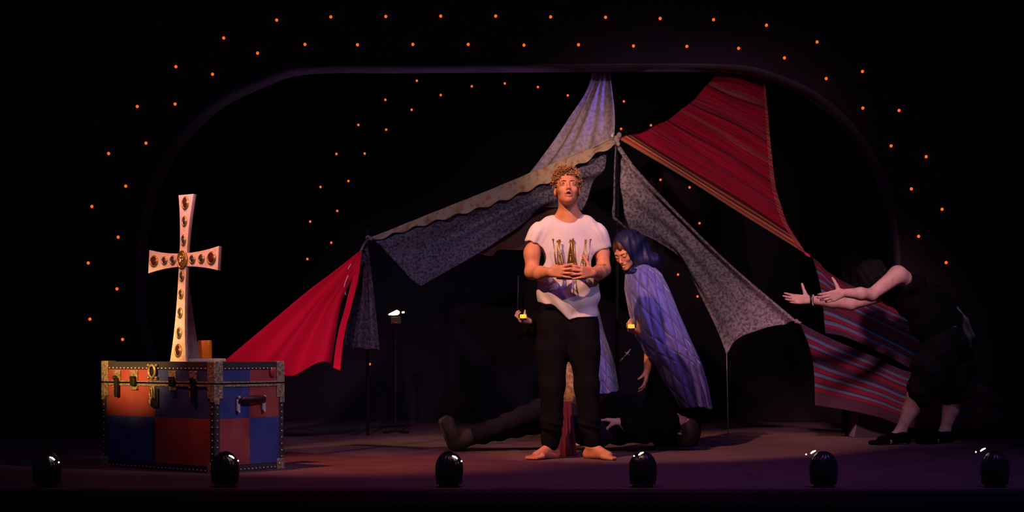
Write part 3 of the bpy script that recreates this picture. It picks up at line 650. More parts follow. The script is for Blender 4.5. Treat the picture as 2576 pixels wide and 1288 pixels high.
# =================================================================== FIGURES: shared anatomy
def basis(f, up):
    """head frame: -y looks along f, z up"""
    f = Vector(f).normalized(); y = -f; up = Vector(up); z = (up-y*up.dot(y)).normalized(); x = y.cross(z).normalized()
    return Matrix((x, y, z)).transposed()
def head_sdf(S_, o, R, s=1.0, mouth_open=True, closed=False):
    T = lambda x, y, z: tuple(Vector(o)+R @ Vector((x, y, z))*s); Rn = [list(r) for r in R]
    E = lambda c, r, k=.012, sub=False: S_.ell(T(*c), tuple(q*s for q in r), Rn, k, sub)
    C = lambda a, b, ra, rb, k=.008, sub=False: S_.cone(T(*a), T(*b), ra*s, rb*s, k, sub)
    E((0, .018, .035), (.073, .094, .084)); E((0, -.024, -.015), (.058, .060, .085), .02); E((0, -.030, -.066), (.041, .046, .044), .02)
    E((0, -.066, -.100), (.019, .018, .015), .014); C((-.040, .0, -.066), (-.010, -.060, -.100), .012, .011, .025); C((.040, .0, -.066), (.010, -.060, -.100), .012, .011, .025)
    for q in (-1, 1):
        E((q*.039, -.052, -.030), (.019, .020, .018), .018); C((q*.010, -.081, .019), (q*.044, -.066, .020), .0075, .0065, .016)
        E((q*.031, -.094, -.001), (.018, .0125, .012), .016, True)
        E((q*.031, -.0735, .0), (.0150, .0136, .0132), .010)
        if not closed: E((q*.031, -.0905, -.0006), (.0118, .0095, .0062), .0015, True)
        E((q*.0100, -.094, -.041), (.0068, .008, .006), .006); E((q*.075, .008, -.012), (.009, .018, .030), .006); E((q*.081, .002, -.012), (.005, .010, .018), .004, True)
    C((0, -.079, .010), (0, -.101, -.032), .0065, .0085, .012); E((0, -.101, -.036), (.0095, .010, .0085), .008)
    C((-.018, -.080, -.061), (0, -.088, -.056), .005, .0065, .010); C((.018, -.080, -.061), (0, -.088, -.056), .005, .0065, .010)
    C((-.015, -.078, -.077), (0, -.085, -.081), .005, .007, .010); C((.015, -.078, -.077), (0, -.085, -.081), .005, .007, .010)
    if mouth_open: E((0, -.090, -.0685), (.0145, .022, .0085), .003, True)
def face_parts(parent, o, R, s, browmat, lipmat, mouth_open=True, closed=False):
    M = Matrix.Translation(Vector(o)) @ R.to_4x4() @ Matrix.Scale(s, 4)
    for q in (-1, 1):
        ey = None if closed else part('eye', mat('eye_white', (.24, .17, .15), .35), lambda bm: ball(bm, (q*.031, -.0735, .0), .0128, M, 18, 12), parent, True)
        if not closed: part('iris', mat('dark_iris', (.025, .022, .022), .25), lambda bm: ball(bm, (q*.0305, -.0853, .0012), .0052, M, 12, 8, (1, .35, 1)), ey, True)
        if not closed:
            def lids(bm):
                nu, nv, r_ = 15, 6, .0137
                for top in (1, -1):
                    G = []
                    for j in range(nv):
                        row = []
                        for i in range(nu):
                            lon = math.radians(-78+156*i/(nu-1)); edge_ = math.radians((11 if top > 0 else 15)*math.cos(lon)**.7+1); lat = edge_+(math.radians(50 if top > 0 else 28)-edge_)*j/(nv-1)
                            row.append(bm.verts.new(M @ Vector((q*.031+r_*math.cos(lat)*math.sin(lon)*1.02, -.0735-r_*math.cos(lat)*math.cos(lon), top*r_*math.sin(lat)))))
                        G.append(row)
                    for j in range(nv-1):
                        for i in range(nu-1): bm.faces.new((G[j][i], G[j][i+1], G[j+1][i+1], G[j+1][i]))
            el_o = part('eyelid', SKIN, lids, parent, True); mdl = el_o.modifiers.new('thickness', 'SOLIDIFY'); mdl.thickness = .0006
        part('eyebrow', browmat, lambda bm: tube(bm, [(q*.011, -.0880, .0140), (q*.020, -.0878, .0165), (q*.030, -.0843, .0180), (q*.039, -.0778, .0175), (q*.047, -.0690, .0145)], [.0018, .0032, .0034, .0028, .0010], 8, M), parent, True)
    L = Solid(.0014); T = lambda x, y, z: tuple(M @ Vector((x, y, z)))
    for q in (-1, 1):
        L.cone(T(q*.0195, -.0815, -.0668), T(q*.003, -.0925, -.0582), .0022*s, .0036*s, .003); L.cone(T(q*.0190, -.0810, -.0700), T(0, -.0880, -.0800), .0022*s, .0040*s, .003)
    solid('lips', L, lipmat, parent)
    if mouth_open: part('mouth_interior', mat('mouth_dark', (.03, .004, .004), .6), lambda bm: ball(bm, (0, -.074, -.0685), 1, M, 14, 8, (.015, .010, .009)), parent, True)
def hand_sdf(S_, wrist, u, n, thumb_side, curls, s=1.0, spread=.06, thumb=(.75, .35, .55), tcurl=.3, k=.005):
    """u = finger direction, n = palm normal; index finger lies on the thumb_side (unit vector)"""
    u = Vector(u).normalized(); n = Vector(n); n = (n-u*n.dot(u)).normalized(); sd = n.cross(u)
    if sd.dot(Vector(thumb_side)) < 0: sd = -sd
    w = Vector(wrist); k_ = []
    specs = [(.029, .088, .046, .027, .021, .0088), (.010, .092, .051, .031, .022, .0090), (-.010, .088, .047, .028, .021, .0086), (-.029, .080, .037, .021, .018, .0076)]
    for i, (sx, mz, l1, l2, l3, r) in enumerate(specs):
        mc = w+u*mz*s+sd*sx*s; S_.cone(w+u*.012*s+sd*sx*.55*s, mc, .0165*s, .0125*s, .012)
        d = (u+sd*(spread*(1.5-i))).normalized(); c = curls[i] if hasattr(curls[0], '__len__') else curls
        p = mc; ax = d.cross(n).normalized()
        for l, a, ra, rb in ((l1, c[0], r*1.12, r), (l2, c[1], r, r*.93), (l3, c[2], r*.93, r*.72)):
            d = Quaternion(ax, a) @ d
            q = p+d*l*s; S_.cone(p, q, ra*s, rb*s, k); p = q
    t0 = w+u*.022*s+sd*.024*s+n*.006*s; td = (u*thumb[0]+sd*thumb[1]+n*thumb[2]).normalized()
    t1 = t0+td*.040*s; ax = td.cross(n+u*.3)
    ax = ax.normalized() if ax.length > 1e-3 else sd
    td2 = Quaternion(ax, tcurl) @ td; t2 = t1+td2*.032*s; t3 = t2+(Quaternion(ax, tcurl) @ td2)*.026*s
    S_.cone(t0, t1, .0175*s, .0125*s, .012); S_.cone(t1, t2, .0115*s, .0100*s, k); S_.cone(t2, t3, .0100*s, .0078*s, k)
def foot_sdf(S_, ankle, toe_dir, s=1.0, z0=0.0):
    a = Vector(ankle); d = Vector(toe_dir); d.z = 0; d.normalize(); sd = Vector((-d.y, d.x, 0)); heel = Vector((a.x, a.y, z0+.030*s))-d*.035*s
    S_.cone(a, heel, .034*s, .030*s, .02); b = Vector((a.x, a.y, z0+.026*s))+d*.13*s
    S_.cone(a+Vector((0, 0, -.01)), b, .034*s, .023*s, .02); S_.cone(heel, b, .028*s, .024*s, .02)
    for i, (o_, l, r) in enumerate(((-.030, .056, .0125), (-.012, .056, .0095), (.004, .050, .0090), (.019, .043, .0085), (.032, .034, .0080))):
        p = b+sd*o_*s; p.z = z0+.016*s; q = p+d*l*s; q.z = z0+.011*s; S_.cone(p-d*.02*s+Vector((0, 0, .006)), p, .018*s, r*1.15*s, .008); S_.cone(p, q, r*1.1*s, r*s, .004)
# =================================================================== THE MAN IN THE WHITE T-SHIRT
Y0 = 9.78
Mn = lambda px, py, dy=0: P(px, py, Y0+dy)
man = thing('person', (Mn(1432, 1155).x, Y0, 0), 'barefoot person in a white t-shirt and black trousers singing and holding a gold crown', 'person')
hO = Mn(1427, 475, -.02); hR = basis((0.03, -.95, .31), (-.03, .31, .95))
B = Solid(.0032)
head_sdf(B, hO, hR, 1.0)
nb = Mn(1431, 550, .045); B.cone(hO+Vector((0, .022, -.05)), nb, .056, .060, .02)
B.cone(nb, Mn(1398, 556, .04), .045, .035, .03); B.cone(nb, Mn(1466, 556, .04), .045, .035, .03)
B.chain([nb, Mn(1430, 640, .04), Mn(1430, 790, .04)], [.08, .10, .10], .03)
# image-left arm
shL = Mn(1357, 584, .03); elL = Mn(1338, 684, -.03); wrL = Mn(1385, 685, -.235)
B.chain([shL, Mn(1340, 632, .02), elL], [.042, .045, .043], .02); B.chain([elL, Mn(1360, 688, -.12), wrL], [.043, .043, .028], .02)
B.ell(tuple(Mn(1337, 640, .0)), (.045, .050, .05), None, .03)
shR = Mn(1500, 586, .03); elR = Mn(1518, 678, -.02); wrR = Mn(1491, 686, -.235)
B.chain([shR, Mn(1515, 636, .02), elR], [.042, .044, .043], .02); B.chain([elR, Mn(1506, 686, -.10), wrR], [.043, .043, .028], .02)
cr = Mn(1438, 690, -.185)          # crown centre
hand_sdf(B, wrL, (.79, -.61, .04), (.61, .79, .0), (0, 0, 1), [(.46, .40, .22), (.44, .38, .2), (.44, .40, .22), (.46, .42, .25)], .93, .17, (.35, .45, .85), .25, .0025)
hand_sdf(B, wrR, (-.79, -.61, .0), (-.61, .79, .0), (0, 0, 1), [(.50, .44, .25), (.48, .42, .22), (.48, .42, .25), (.50, .44, .25)], .93, .17, (.30, .95, .20), .15, .0025)
# hips, legs, feet
hpL = Mn(1396, 806, .03); hpR = Mn(1464, 806, .03); knL = Mn(1390, 968, .0); knR = Mn(1474, 968, .0)
anL = P(1386, 1128, 9.82); anR = P(1490, 1128, 9.80)
anL.z = .085; anR.z = .085
B.chain([Mn(1430, 790, .04), hpL, knL, anL], [.09, .06, .045, .034], .03); B.chain([Mn(1430, 790, .04), hpR, knR, anR], [.09, .06, .045, .034], .03)
foot_sdf(B, anL, (-.72, -.72, 0), .98); foot_sdf(B, anR, (.74, -.70, 0), .98)
solid('body', B, SKIN, man)
LIP = mat('lips', (.45, .12, .10), .4)
face_parts(man, hO, hR, 1.0, mat('brown_eyebrow', (.20, .08, .035), .7), LIP)
# shirt
Sh = Solid(.0045)
Sh.ell(tuple(Mn(1429, 608, .035)), (.158, .112, .15), None, .03); Sh.cone(Mn(1390, 562, .04), Mn(1472, 562, .04), .045, .045, .04)
Sh.cone(Mn(1402, 640, .03), Mn(1400, 790, .03), .118, .114, .04); Sh.cone(Mn(1456, 640, .03), Mn(1458, 800, .03), .116, .114, .04)
Sh.ell(tuple(Mn(1429, 740, .02)), (.182, .125, .17), None, .04)
Sh.cone(Mn(1400, 566, .04), Mn(1358, 592, .03), .048, .048, .045); Sh.cone(Mn(1462, 566, .04), Mn(1499, 594, .03), .048, .048, .045)
Sh.chain([Mn(1376, 575, .035), Mn(1354, 588, .03), Mn(1343, 612, .025)], [.052, .054, .058], .045)
Sh.chain([Mn(1484, 575, .035), Mn(1504, 592, .03), Mn(1513, 622, .025)], [.052, .054, .058], .045)
# neckline and hem cuts
Sh.ell(tuple(Mn(1427, 534, -.01)), (.082, .13, .058), None, .006, True)
hemc = Mn(1460, 910, .0)
def hem_cut():
    # a big tilted slab below the hem, higher on the image-left side
    for i in range(15):
        t = i/14; x = 1325+t*205; yh = 762+ (40*(1/(1+math.exp(-(x-1392)/14)))) + (3*math.sin(x*.05)) - (4 if x > 1480 else 0)
        Sh.cone(Mn(x, yh+54, -.4), Mn(x, yh+54, .5), .132, .132, .004, True)
hem_cut()
# sleeve ends cut square
for (x, y, dx, dy) in ((1330, 644, -.42, 1), (1529, 660, .30, 1)):
    d = Vector((dx, 0, -1)).normalized(); c = Mn(x, y, .02); Sh.ell(tuple(c), (.12, .16, .088), [list(r) for r in basis((0, -1, 0), -d)], .008, True)
shc = Mn(1429, 700, 0)
def shirt_fx(X, Y, Z):
    lowz = np.clip((1.14-Z)/.20, 0, 1); x = X-shc.x
    f = .0048*lowz*np.sin(58*(Z+.55*x-.9*np.abs(x-.02)))+.004*lowz*np.sin(46*x+20*Z)
    up = np.clip((Z-1.25)/.1, 0, 1)
    side = np.clip((np.abs(x)-.12)/.06, 0, 1)
    return f+up*side*.0035*np.sin(120*x*np.sign(x)+60*Z)+.0022*np.sin(24*X+17*Z)
Sh.fx = shirt_fx
solid('t_shirt', Sh, SHIRT, man)
# trousers
Tr = Solid(.007)
Tr.ell(tuple(Mn(1429, 822, .04)), (.172, .100, .13), None, .04)
Tr.chain([Mn(1394, 815, .03), Mn(1390, 880, .02), Mn(1389, 970, 0), Mn(1388, 1060, .01), Vector((anL.x, anL.y, .105))], [.108, .100, .076, .066, .058], .03)
Tr.chain([Mn(1464, 815, .03), Mn(1470, 880, .02), Mn(1476, 970, 0), Mn(1482, 1060, .01), Vector((anR.x, anR.y, .105))], [.106, .096, .074, .064, .056], .03)
Tr.fx = lambda X, Y, Z: .004*np.sin(85*Z+40*X+2*np.sin(30*Z))*np.clip((.45-Z)/.3, 0, 1)+.002*np.sin(35*Z+40*X)
solid('trousers', Tr, JEANS, man)
# curly hair
Hc = Solid(.005); TT = lambda x, y, z: tuple(hO+hR @ Vector((x, y, z)))
HRn = [list(r) for r in hR]
Hc.ell(TT(0, .024, .054), (.081, .096, .080), HRn); Hc.ell(TT(0, .045, .01), (.080, .075, .085), HRn)
Hc.ell(TT(0, -.13, -.024), (.078, .092, .084), HRn, .008, True); Hc.ell(TT(0, .0, -.10), (.2, .06, .085), HRn, .008, True)
hc = solid('hair', Hc, HAIR, man)
bm = bmesh.new(); rnd = random.Random(3)
cnt = 0
while cnt < 430:
    d = Vector((rnd.gauss(0, 1), rnd.gauss(0, 1), rnd.gauss(.55, 1))).normalized()
    p = Vector((d.x*.083, .020+d.y*.097, .054+d.z*.092))
    if p.z < -.030 and p.y < .06: continue
    if p.y < -.035 and p.z < .050+rnd.uniform(-.010, .016): continue
    if p.y < .01 and p.z < .004: continue
    if abs(p.x) < .034 and p.y < -.045 and p.z < .060: continue
    if p.z < -.05: continue
    cnt += 1
    # a lock: several fine strands winding together, leaning forward on the brow
    ax = (d*rnd.uniform(.2, 1)+Vector((rnd.uniform(-.8, .8), rnd.uniform(-1.0, .4), rnd.uniform(-.6, .3)))).normalized(); a1 = ax.orthogonal().normalized(); a2 = ax.cross(a1)
    r0 = rnd.uniform(.0045, .009); L_ = rnd.uniform(.012, .026); ph = rnd.uniform(0, 6.28); tw = rnd.choice((-1, 1))*rnd.uniform(.45, .75); p = p+d*rnd.uniform(-.006, .006)
    for k_ in range(5):
        dp = k_*.28; rr_ = r0*(1+.09*k_); sh = ax*(k_*.0013)
        tube(bm, [hO+hR @ (p+sh+ax*L_*(t/11-.3)+(a1*math.cos(ph+dp+t*tw)+a2*math.sin(ph+dp+t*tw))*rr_*(1-.35*t/11)) for t in range(12)], [.0007+.0011*math.sin(math.pi*min(t+1, 11)/12) for t in range(12)], 4)
cu = bmobj('curls', bm, HAIR, hc, True)
# =================================================================== THE CROWN
M_K = Matrix.Translation(cr) @ Matrix.Rotation(math.radians(6), 4, 'X')
crown = thing('crown', cr-Vector((0, 0, .03)), 'gold crown with tall thin spires held in both hands at chest height', 'crown')
def crown_band(bm):
    prof = [(.088, -.028), (.092, -.028), (.093, -.02), (.090, -.016), (.090, .016), (.093, .02), (.092, .028), (.088, .028)]
    seg = 48; R_ = [[bm.verts.new(M_K @ Vector((r*math.cos(2*math.pi*k/seg), r*math.sin(2*math.pi*k/seg), z))) for k in range(seg)] for r, z in prof]
    for i in range(len(prof)):
        j = (i+1) % len(prof)
        for k in range(seg): bm.faces.new((R_[i][k], R_[i][(k+1) % seg], R_[j][(k+1) % seg], R_[j][k]))
part('band', GOLD, crown_band, crown, True)
for i in range(8):
    th = math.radians(-90-6+i*45); rr = lambda z: .090+.022*z/.2
    def pt(off, z): a = th+off; return Vector((rr(z)*math.cos(a), rr(z)*math.sin(a), z))
    hgt = .205 if i % 2 == 0 else .200
    if i in (1,): hgt = .09
    w = .30
    def spire(bm):
        tube(bm, [M_K @ pt(-w, .022), M_K @ pt(-w*.45, hgt*.5), M_K @ pt(-.02, hgt)], [.0042, .0034, .0026], 8)
        tube(bm, [M_K @ pt(w, .022), M_K @ pt(w*.45, hgt*.5), M_K @ pt(.02, hgt)], [.0042, .0034, .0026], 8)
        tube(bm, [M_K @ pt(0, .022), M_K @ pt(0, hgt*.55)], [.003, .002], 6)
        for z in (.32, .6): tube(bm, [M_K @ pt(-w*(1-z), hgt*z), M_K @ pt(w*(1-z), hgt*z)], .0022, 6)
        ball(bm, M_K @ pt(0, hgt+.004), .0068); ball(bm, M_K @ pt(.06, hgt-.006), .0045); ball(bm, M_K @ pt(-.06, hgt-.006), .0045)
    sp = part('spire', GOLD, spire, crown, True)
    if i in (0, 4):
        def leaf(bm):
            n_ = 8
            a = [bm.verts.new(M_K @ pt(-w*(1-t/n_)*.96, .022+(hgt-.022)*t/n_)) for t in range(n_+1)]; b = [bm.verts.new(M_K @ (pt(w*(1-t/n_)*.96, .022+(hgt-.022)*t/n_))) for t in range(n_+1)]
            for t in range(n_): bm.faces.new((a[t], b[t], b[t+1], a[t+1]))
            r_ = bmesh.ops.solidify(bm, geom=bm.faces[:], thickness=.0015)
        part('spire_leaf', GOLD, leaf, sp)
# =================================================================== HOODED PERSON IN THE BLUE CAPE
Yw = 11.0
Wm = lambda px, py, dy=0: P(px, py, Yw+dy)
wom = thing('person', (Wm(1665, 1100).x, Yw, 0), 'bowed person in a hooded quilted blue cape reaching out a candle', 'person')
wO = Wm(1573, 634, -.05); wR = basis((-.50, -.72, -.48), (-.30, -.28, .92))
B = Solid(.0045); head_sdf(B, wO, wR, .93, False, True)
wn = Wm(1606, 688, .03); B.cone(wO+wR @ Vector((0, .03, -.05)), wn, .048, .055, .02)
B.chain([wn, Wm(1640, 760, .06), Wm(1680, 860, .1)], [.08, .12, .12], .03)
B.cone(wn, Wm(1612, 715, -.06), .06, .05, .03)
el1 = Wm(1628, 795, .02); wr1 = Wm(1610, 838, -.10); B.chain([Wm(1612, 715, -.06), el1, wr1], [.048, .036, .024], .02)
hand_sdf(B, wr1, (-.80, -.45, .30), (-.2, .1, 1.0), (0, -1, .1), [(.9, 1.1, .7)]*4, .92, .04, (.8, .3, .75), .5)
el2 = Wm(1634, 870, .05); wr2 = Wm(1628, 932, -.06); B.chain([Wm(1650, 730, .1), Wm(1650, 790, .08), el2, wr2], [.05, .045, .036, .024], .02)
hand_sdf(B, wr2, (-.15, -.35, -.92), (-.9, .2, .1), (0, -1, 0), [(.2, .4, .3)]*4, .90, .05, (.8, .4, .3), .2)
for sx in (-1, 1):
    kx = Wm(1690+sx*16, 985, .10+sx*.07); an = Vector((kx.x+.02, kx.y+.03, .09)); B.chain([Wm(1680, 860, .1), kx, an], [.10, .055, .036], .03); foot_sdf(B, an, (-1, -.3, 0), .9)
solid('body', B, SKIN, wom)
face_parts(wom, wO, wR, .93, HAIRDK, LIP, False, True)
Hw = Solid(.005); TW2 = lambda x, y, z: tuple(wO+wR @ Vector((x, y, z))*.93); WR = [list(r) for r in wR]
Hw.ell(TW2(0, .022, .048), (.078, .092, .080), WR); Hw.ell(TW2(0, -.125, -.035), (.066, .085, .082), WR, .008, True)
Hw.fx = lambda X, Y, Z: .003*np.sin(160*X+60*Z)
solid('hair', Hw, HAIRDK, wom)
# dark dress under the cape
Dr = Solid(.009); Dr.chain([Wm(1618, 710, .05), Wm(1650, 780, .08), Wm(1680, 870, .10), Wm(1690, 1000, .10), Vector((Wm(1695, 1100).x, Yw+.1, .12))], [.10, .13, .14, .17, .19], .04)
Dr.fx = lambda X, Y, Z: .012*np.sin(30*X+28*Y)*np.clip((1.0-Z), 0, 1)
solid('dress', Dr, BLACKCLOTH, wom)
# quilted cape
def quilt_mat(name, col, line):
    m = mat(name, col, .55, spec=.35, sheen=.3); nt = m.node_tree; b = nt.nodes['Principled BSDF']; L = nt.links
    tc = nt.nodes.new('ShaderNodeTexCoord'); mp = nt.nodes.new('ShaderNodeMapping'); mp.inputs['Rotation'].default_value = (0, 0, .55); mp.inputs['Scale'].default_value = (11, 7.5, 1)
    L.new(tc.outputs['UV'], mp.inputs[0]); sx = nt.nodes.new('ShaderNodeSeparateXYZ'); L.new(mp.outputs[0], sx.inputs[0]); outs = []
    for ax in ('X', 'Y'):
        f = nt.nodes.new('ShaderNodeMath'); f.operation = 'FRACT'; L.new(sx.outputs[ax], f.inputs[0])
        s1 = nt.nodes.new('ShaderNodeMath'); s1.operation = 'SUBTRACT'; L.new(f.outputs[0], s1.inputs[0]); s1.inputs[1].default_value = .5
        ab = nt.nodes.new('ShaderNodeMath'); ab.operation = 'ABSOLUTE'; L.new(s1.outputs[0], ab.inputs[0]); outs.append(ab)
    mx = nt.nodes.new('ShaderNodeMath'); mx.operation = 'MAXIMUM'; L.new(outs[0].outputs[0], mx.inputs[0]); L.new(outs[1].outputs[0], mx.inputs[1])
    cr_ = nt.nodes.new('ShaderNodeValToRGB'); cr_.color_ramp.elements[0].position = .455; cr_.color_ramp.elements[1].position = .485
    cr_.color_ramp.elements[0].color = (*col, 1); cr_.color_ramp.elements[1].color = (*line, 1); L.new(mx.outputs[0], cr_.inputs[0]); L.new(cr_.outputs[0], b.inputs['Base Color'])
    mr = nt.nodes.new('ShaderNodeMapRange'); mr.inputs['From Min'].default_value = .30; mr.inputs['From Max'].default_value = .5; mr.inputs['To Min'].default_value = 1; mr.inputs['To Max'].default_value = 0; L.new(mx.outputs[0], mr.inputs['Value'])
    bp = nt.nodes.new('ShaderNodeBump'); bp.inputs['Strength'].default_value = .6; bp.inputs['Distance'].default_value = .012; L.new(mr.outputs[0], bp.inputs['Height']); L.new(bp.outputs[0], b.inputs['Normal'])
    return m
CAPE = quilt_mat('quilted_blue_satin', (.12, .11, .42), (.045, .04, .16))
NAVY = mat('navy_satin_hood', (.014, .015, .070), .5, spec=.35, bump=(30, .35))
def cape(name, rows, m, parent, Yc, nu=160, nv=70, a0=172, a1=480, fold=.06, nf=8, seed=0):
    V = []; uv = []
    K = [np.array(r, float) for r in rows]
    for j in range(nv):
        t = j/(nv-1)*(len(K)-1); i0 = min(int(t), len(K)-2); w = t-i0; w = w*w*(3-2*w)*.35+w*.65; r = K[i0]*(1-w)+K[i0+1]*w   # (py, L, R, depth radius, dY)
        c = P((r[1]+r[2])/2, r[0], Yc+r[4]); rx = (r[2]-r[1])/2/FOC*Yc; g = j/(nv-1)
        for i in range(nu):
            u = i/(nu-1); a = math.radians(a0+(a1-a0)*u)
            f = 1+fold*(.2+g)*math.sin(nf*a+seed+1.3*math.sin(2*a+g*2))+fold*.4*math.sin(nf*2.3*a+seed*2+g)
            f = min(f, 1.03) if abs(math.cos(a)) > .95 else f
            V.append(Vector((c.x+rx*math.cos(a), c.y+r[3]*math.sin(a)*f, c.z+ .01*math.sin(3*a+seed)))); uv.append((u*1.4, 1-g))
    o = link(name, grid_mesh(name, V, uv, nu, nv), m, parent)
    md = o.modifiers.new('thickness', 'SOLIDIFY'); md.thickness = .008; md.offset = 0; return o
cape('cape', [(672, 1590, 1645, .10, 0), (690, 1574, 1664, .16, 0), (730, 1572, 1684, .20, .0), (790, 1584, 1708, .24, .0), (850, 1602, 1734, .27, .02), (888, 1622, 1752, .28, .03), (915, 1645, 1764, .28, .04), (970, 1668, 1780, .27, .06), (1025, 1700, 1790, .24, .08)], CAPE, wom, Yw)
# hood
Hd = Solid(.005); Rh = [list(r) for r in wR]
Hd.ell(tuple(wO+wR @ Vector((.02, .040, .030))), (.100, .115, .115), Rh, .02); Hd.ell(tuple(Wm(1612, 655, .03)), (.115, .13, .085), None, .04)
Hd.ell(tuple(Wm(1638, 655, .02)), (.065, .10, .055), None, .03); Hd.ell(tuple(Wm(1600, 618, .02)), (.085, .11, .085), None, .04)
Hd.ell(tuple(Wm(1590, 684, -.02)), (.055, .12, .03), None, .03)
Hd.ell(tuple(wO+wR @ Vector((-.048, -.10, -.012))), (.114, .150, .128), Rh, .008, True)
hcx = Wm(1610, 650)
Hd.fx = lambda X, Y, Z: .0045*np.sin(70*(X-hcx.x)-30*(Z-hcx.z)+3.0*np.sin(18*Z+9*X))+.0018*np.sin(150*(X-hcx.x)+30*Z+25*Y)
solid('hood', Hd, NAVY, wom)
CANDLE = mat('yellow_candle_glow', (.8, .5, .05), .4, emit=((1.0, .50, .02), 1.1))
def candle(loc, label):
    t = thing('candle', loc, label, 'candle'); L_ = Vector(loc)
    part('wax', CANDLE, lambda bm: lathe(bm, [(.020, 0), (.023, .004), (.023, .026), (.020, .030), (.008, .027)], 18, Matrix.Translation(L_)), t, True)
    part('cup', DARKMETAL, lambda bm: lathe(bm, [(.016, -.010), (.021, -.009), (.0245, .003), (.022, .004)], 18, Matrix.Translation(L_)), t, True)
candle(Wm(1588, 827, -.165), 'small glowing yellow candle in the hand of the blue cape wearer')
single('dagger', BRASS, lambda bm: (tube(bm, [Wm(1568, 900, -.2), Wm(1578, 889, -.2), Wm(1586, 878, -.2)], [.003, .007, .004], 8), tube(bm, [Wm(1572, 886, -.2), Wm(1583, 893, -.2)], .004, 6), tube(bm, [Wm(1568, 900, -.2), Wm(1560, 909, -.2)], [.004, .006], 6)), 'small brass dagger hilt in the shade below the right candle', 'dagger')
# =================================================================== SECOND CLOAKED PERSON behind the man
Yq = 11.2
Qm = lambda px, py, dy=0: P(px, py, Yq+dy)
per = thing('person', (Qm(1440, 1100).x, Yq, 0), 'cloaked person mostly hidden behind the man in white, holding a candle', 'person')
qO = Qm(1420, 640, 0); qR = basis((-.5, -.8, -.3), (-.1, -.2, .95))
B = Solid(.006); head_sdf(B, qO, qR, .95, False); B.chain([qO+Vector((.01, .03, -.06)), Qm(1432, 700), Qm(1440, 780), Qm(1450, 860)], [.05, .07, .12, .12], .03)
wq = Qm(1336, 808, -.2); B.chain([Qm(1400, 712, -.08), Qm(1372, 790, -.12), wq], [.05, .038, .025], .02); Sv = Solid(.007); Sv.chain([Qm(1400, 712, -.08), Qm(1372, 790, -.12), Qm(1342, 806, -.19)], [.065, .055, .042], .02); solid('sleeve', Sv, BLACKCLOTH, per)
hand_sdf(B, wq, (-.95, -.2, .05), (.1, -.2, 1.0), (0, -1, .1), [(.8, 1.0, .7)]*4, .9, .04, (.8, .3, .7), .5)
B.chain([Qm(1470, 712, .05), Qm(1490, 790, 0), Qm(1470, 850, -.12)], [.05, .04, .03], .02)
for sx in (-1, 1):
    kx = Qm(1445+sx*24, 985, -.02); an = Vector((kx.x, kx.y+.05, .09)); B.chain([Qm(1450, 860), kx, an], [.10, .055, .036], .03); foot_sdf(B, an, (-.5, -1, 0), .9)
solid('body', B, SKIN_DIM, per)
Hq = Solid(.007); Hq.ell(tuple(qO+Vector((.01, .03, .03))), (.1, .12, .12), None, .02); Hq.ell(tuple(qO+qR @ Vector((0, -.11, -.02))), (.065, .10, .09), [list(r) for r in qR], .008, True); solid('hood', Hq, NAVY, per)
GOLDSKIRT = stripe_mat('gold_striped_skirt', 'u', [(0, (.60, .36, .17)), (.4, (.35, .18, .08)), (.6, (.60, .38, .20))], repeat=30)
Sk = Solid(.009); Sk.chain([Qm(1442, 760), Qm(1440, 860, .02), Qm(1440, 968, .03)], [.12, .14, .16], .04); Sk.fx = lambda X, Y, Z: .010*np.sin(60*X+30*Y+14*Z)
solid('tunic', Sk, mat('striped_gold_tunic', (.55, .34, .17), .8, noise=(30, (.32, .17, .08), .45, .55)), per)
cape('cape', [(668, 1400, 1470, .12, .06), (700, 1385, 1488, .18, .08), (760, 1390, 1500, .22, .1), (830, 1400, 1516, .25, .1), (900, 1420, 1540, .27, .1), (950, 1430, 1551, .27, .1), (985, 1440, 1556, .25, .1)], CAPE, per, Yq, a0=258, a1=470, fold=.06, seed=2)
cape('cape_lining', [(690, 1303, 1400, .10, .10), (760, 1301, 1395, .14, .1), (790, 1300, 1390, .16, .1), (850, 1304, 1400, .2, .12)], BLACKCLOTH, per, Yq, a0=170, a1=400, fold=.06, seed=2, nv=30)
candle(Qm(1316, 802, -.28), 'small glowing yellow candle held at the left hip of the man in white')
single('cape_cord', NAVY, lambda bm: tube(bm, [Qm(1304, 694, -.1), Qm(1303, 740, -.1), Qm(1302, 790, -.1)], .006, 6), 'thin blue cord hanging above the left hand candle', 'cord')
# =================================================================== PERSON LYING ON THE FLOOR
Yl = 10.62
Lm = lambda px, py, dy=0: P(px, py, Yl+dy)
ly = thing('person', (Lm(1420, 1100).x, Yl, 0), 'person in dark clothes and boots lying on the stage floor behind the standing man', 'person')
lO = Lm(1712, 1078, 0); lR = basis((.1, -.25, .95), (1.0, .1, .0))
B = Solid(.006); head_sdf(B, lO, lR, .95, False); B.cone(lO+Vector((-.05, .02, -.01)), Lm(1670, 1076), .05, .06, .02)
B.chain([Lm(1670, 1070), Lm(1560, 1066), Lm(1500, 1080)], [.07, .08, .07], .04)
B.chain([Lm(1500, 1090, -.07), Lm(1380, 1022, -.09), Lm(1190, 1098, -.08)], [.07, .05, .04], .03); B.chain([Lm(1500, 1090, .08), Lm(1370, 1060, .1), Lm(1180, 1102, .1)], [.07, .05, .04], .03)
B.chain([Lm(1640, 1060, -.14), Lm(1600, 1095, -.2), Lm(1560, 1060, -.16)], [.045, .04, .028], .02)
hand_sdf(B, Lm(1560, 1060, -.16), (-.9, .3, .2), (0, .3, -1), (0, -1, 0), [(.3, .4, .3)]*4, .95)
solid('body', B, SKIN_DIM, ly)
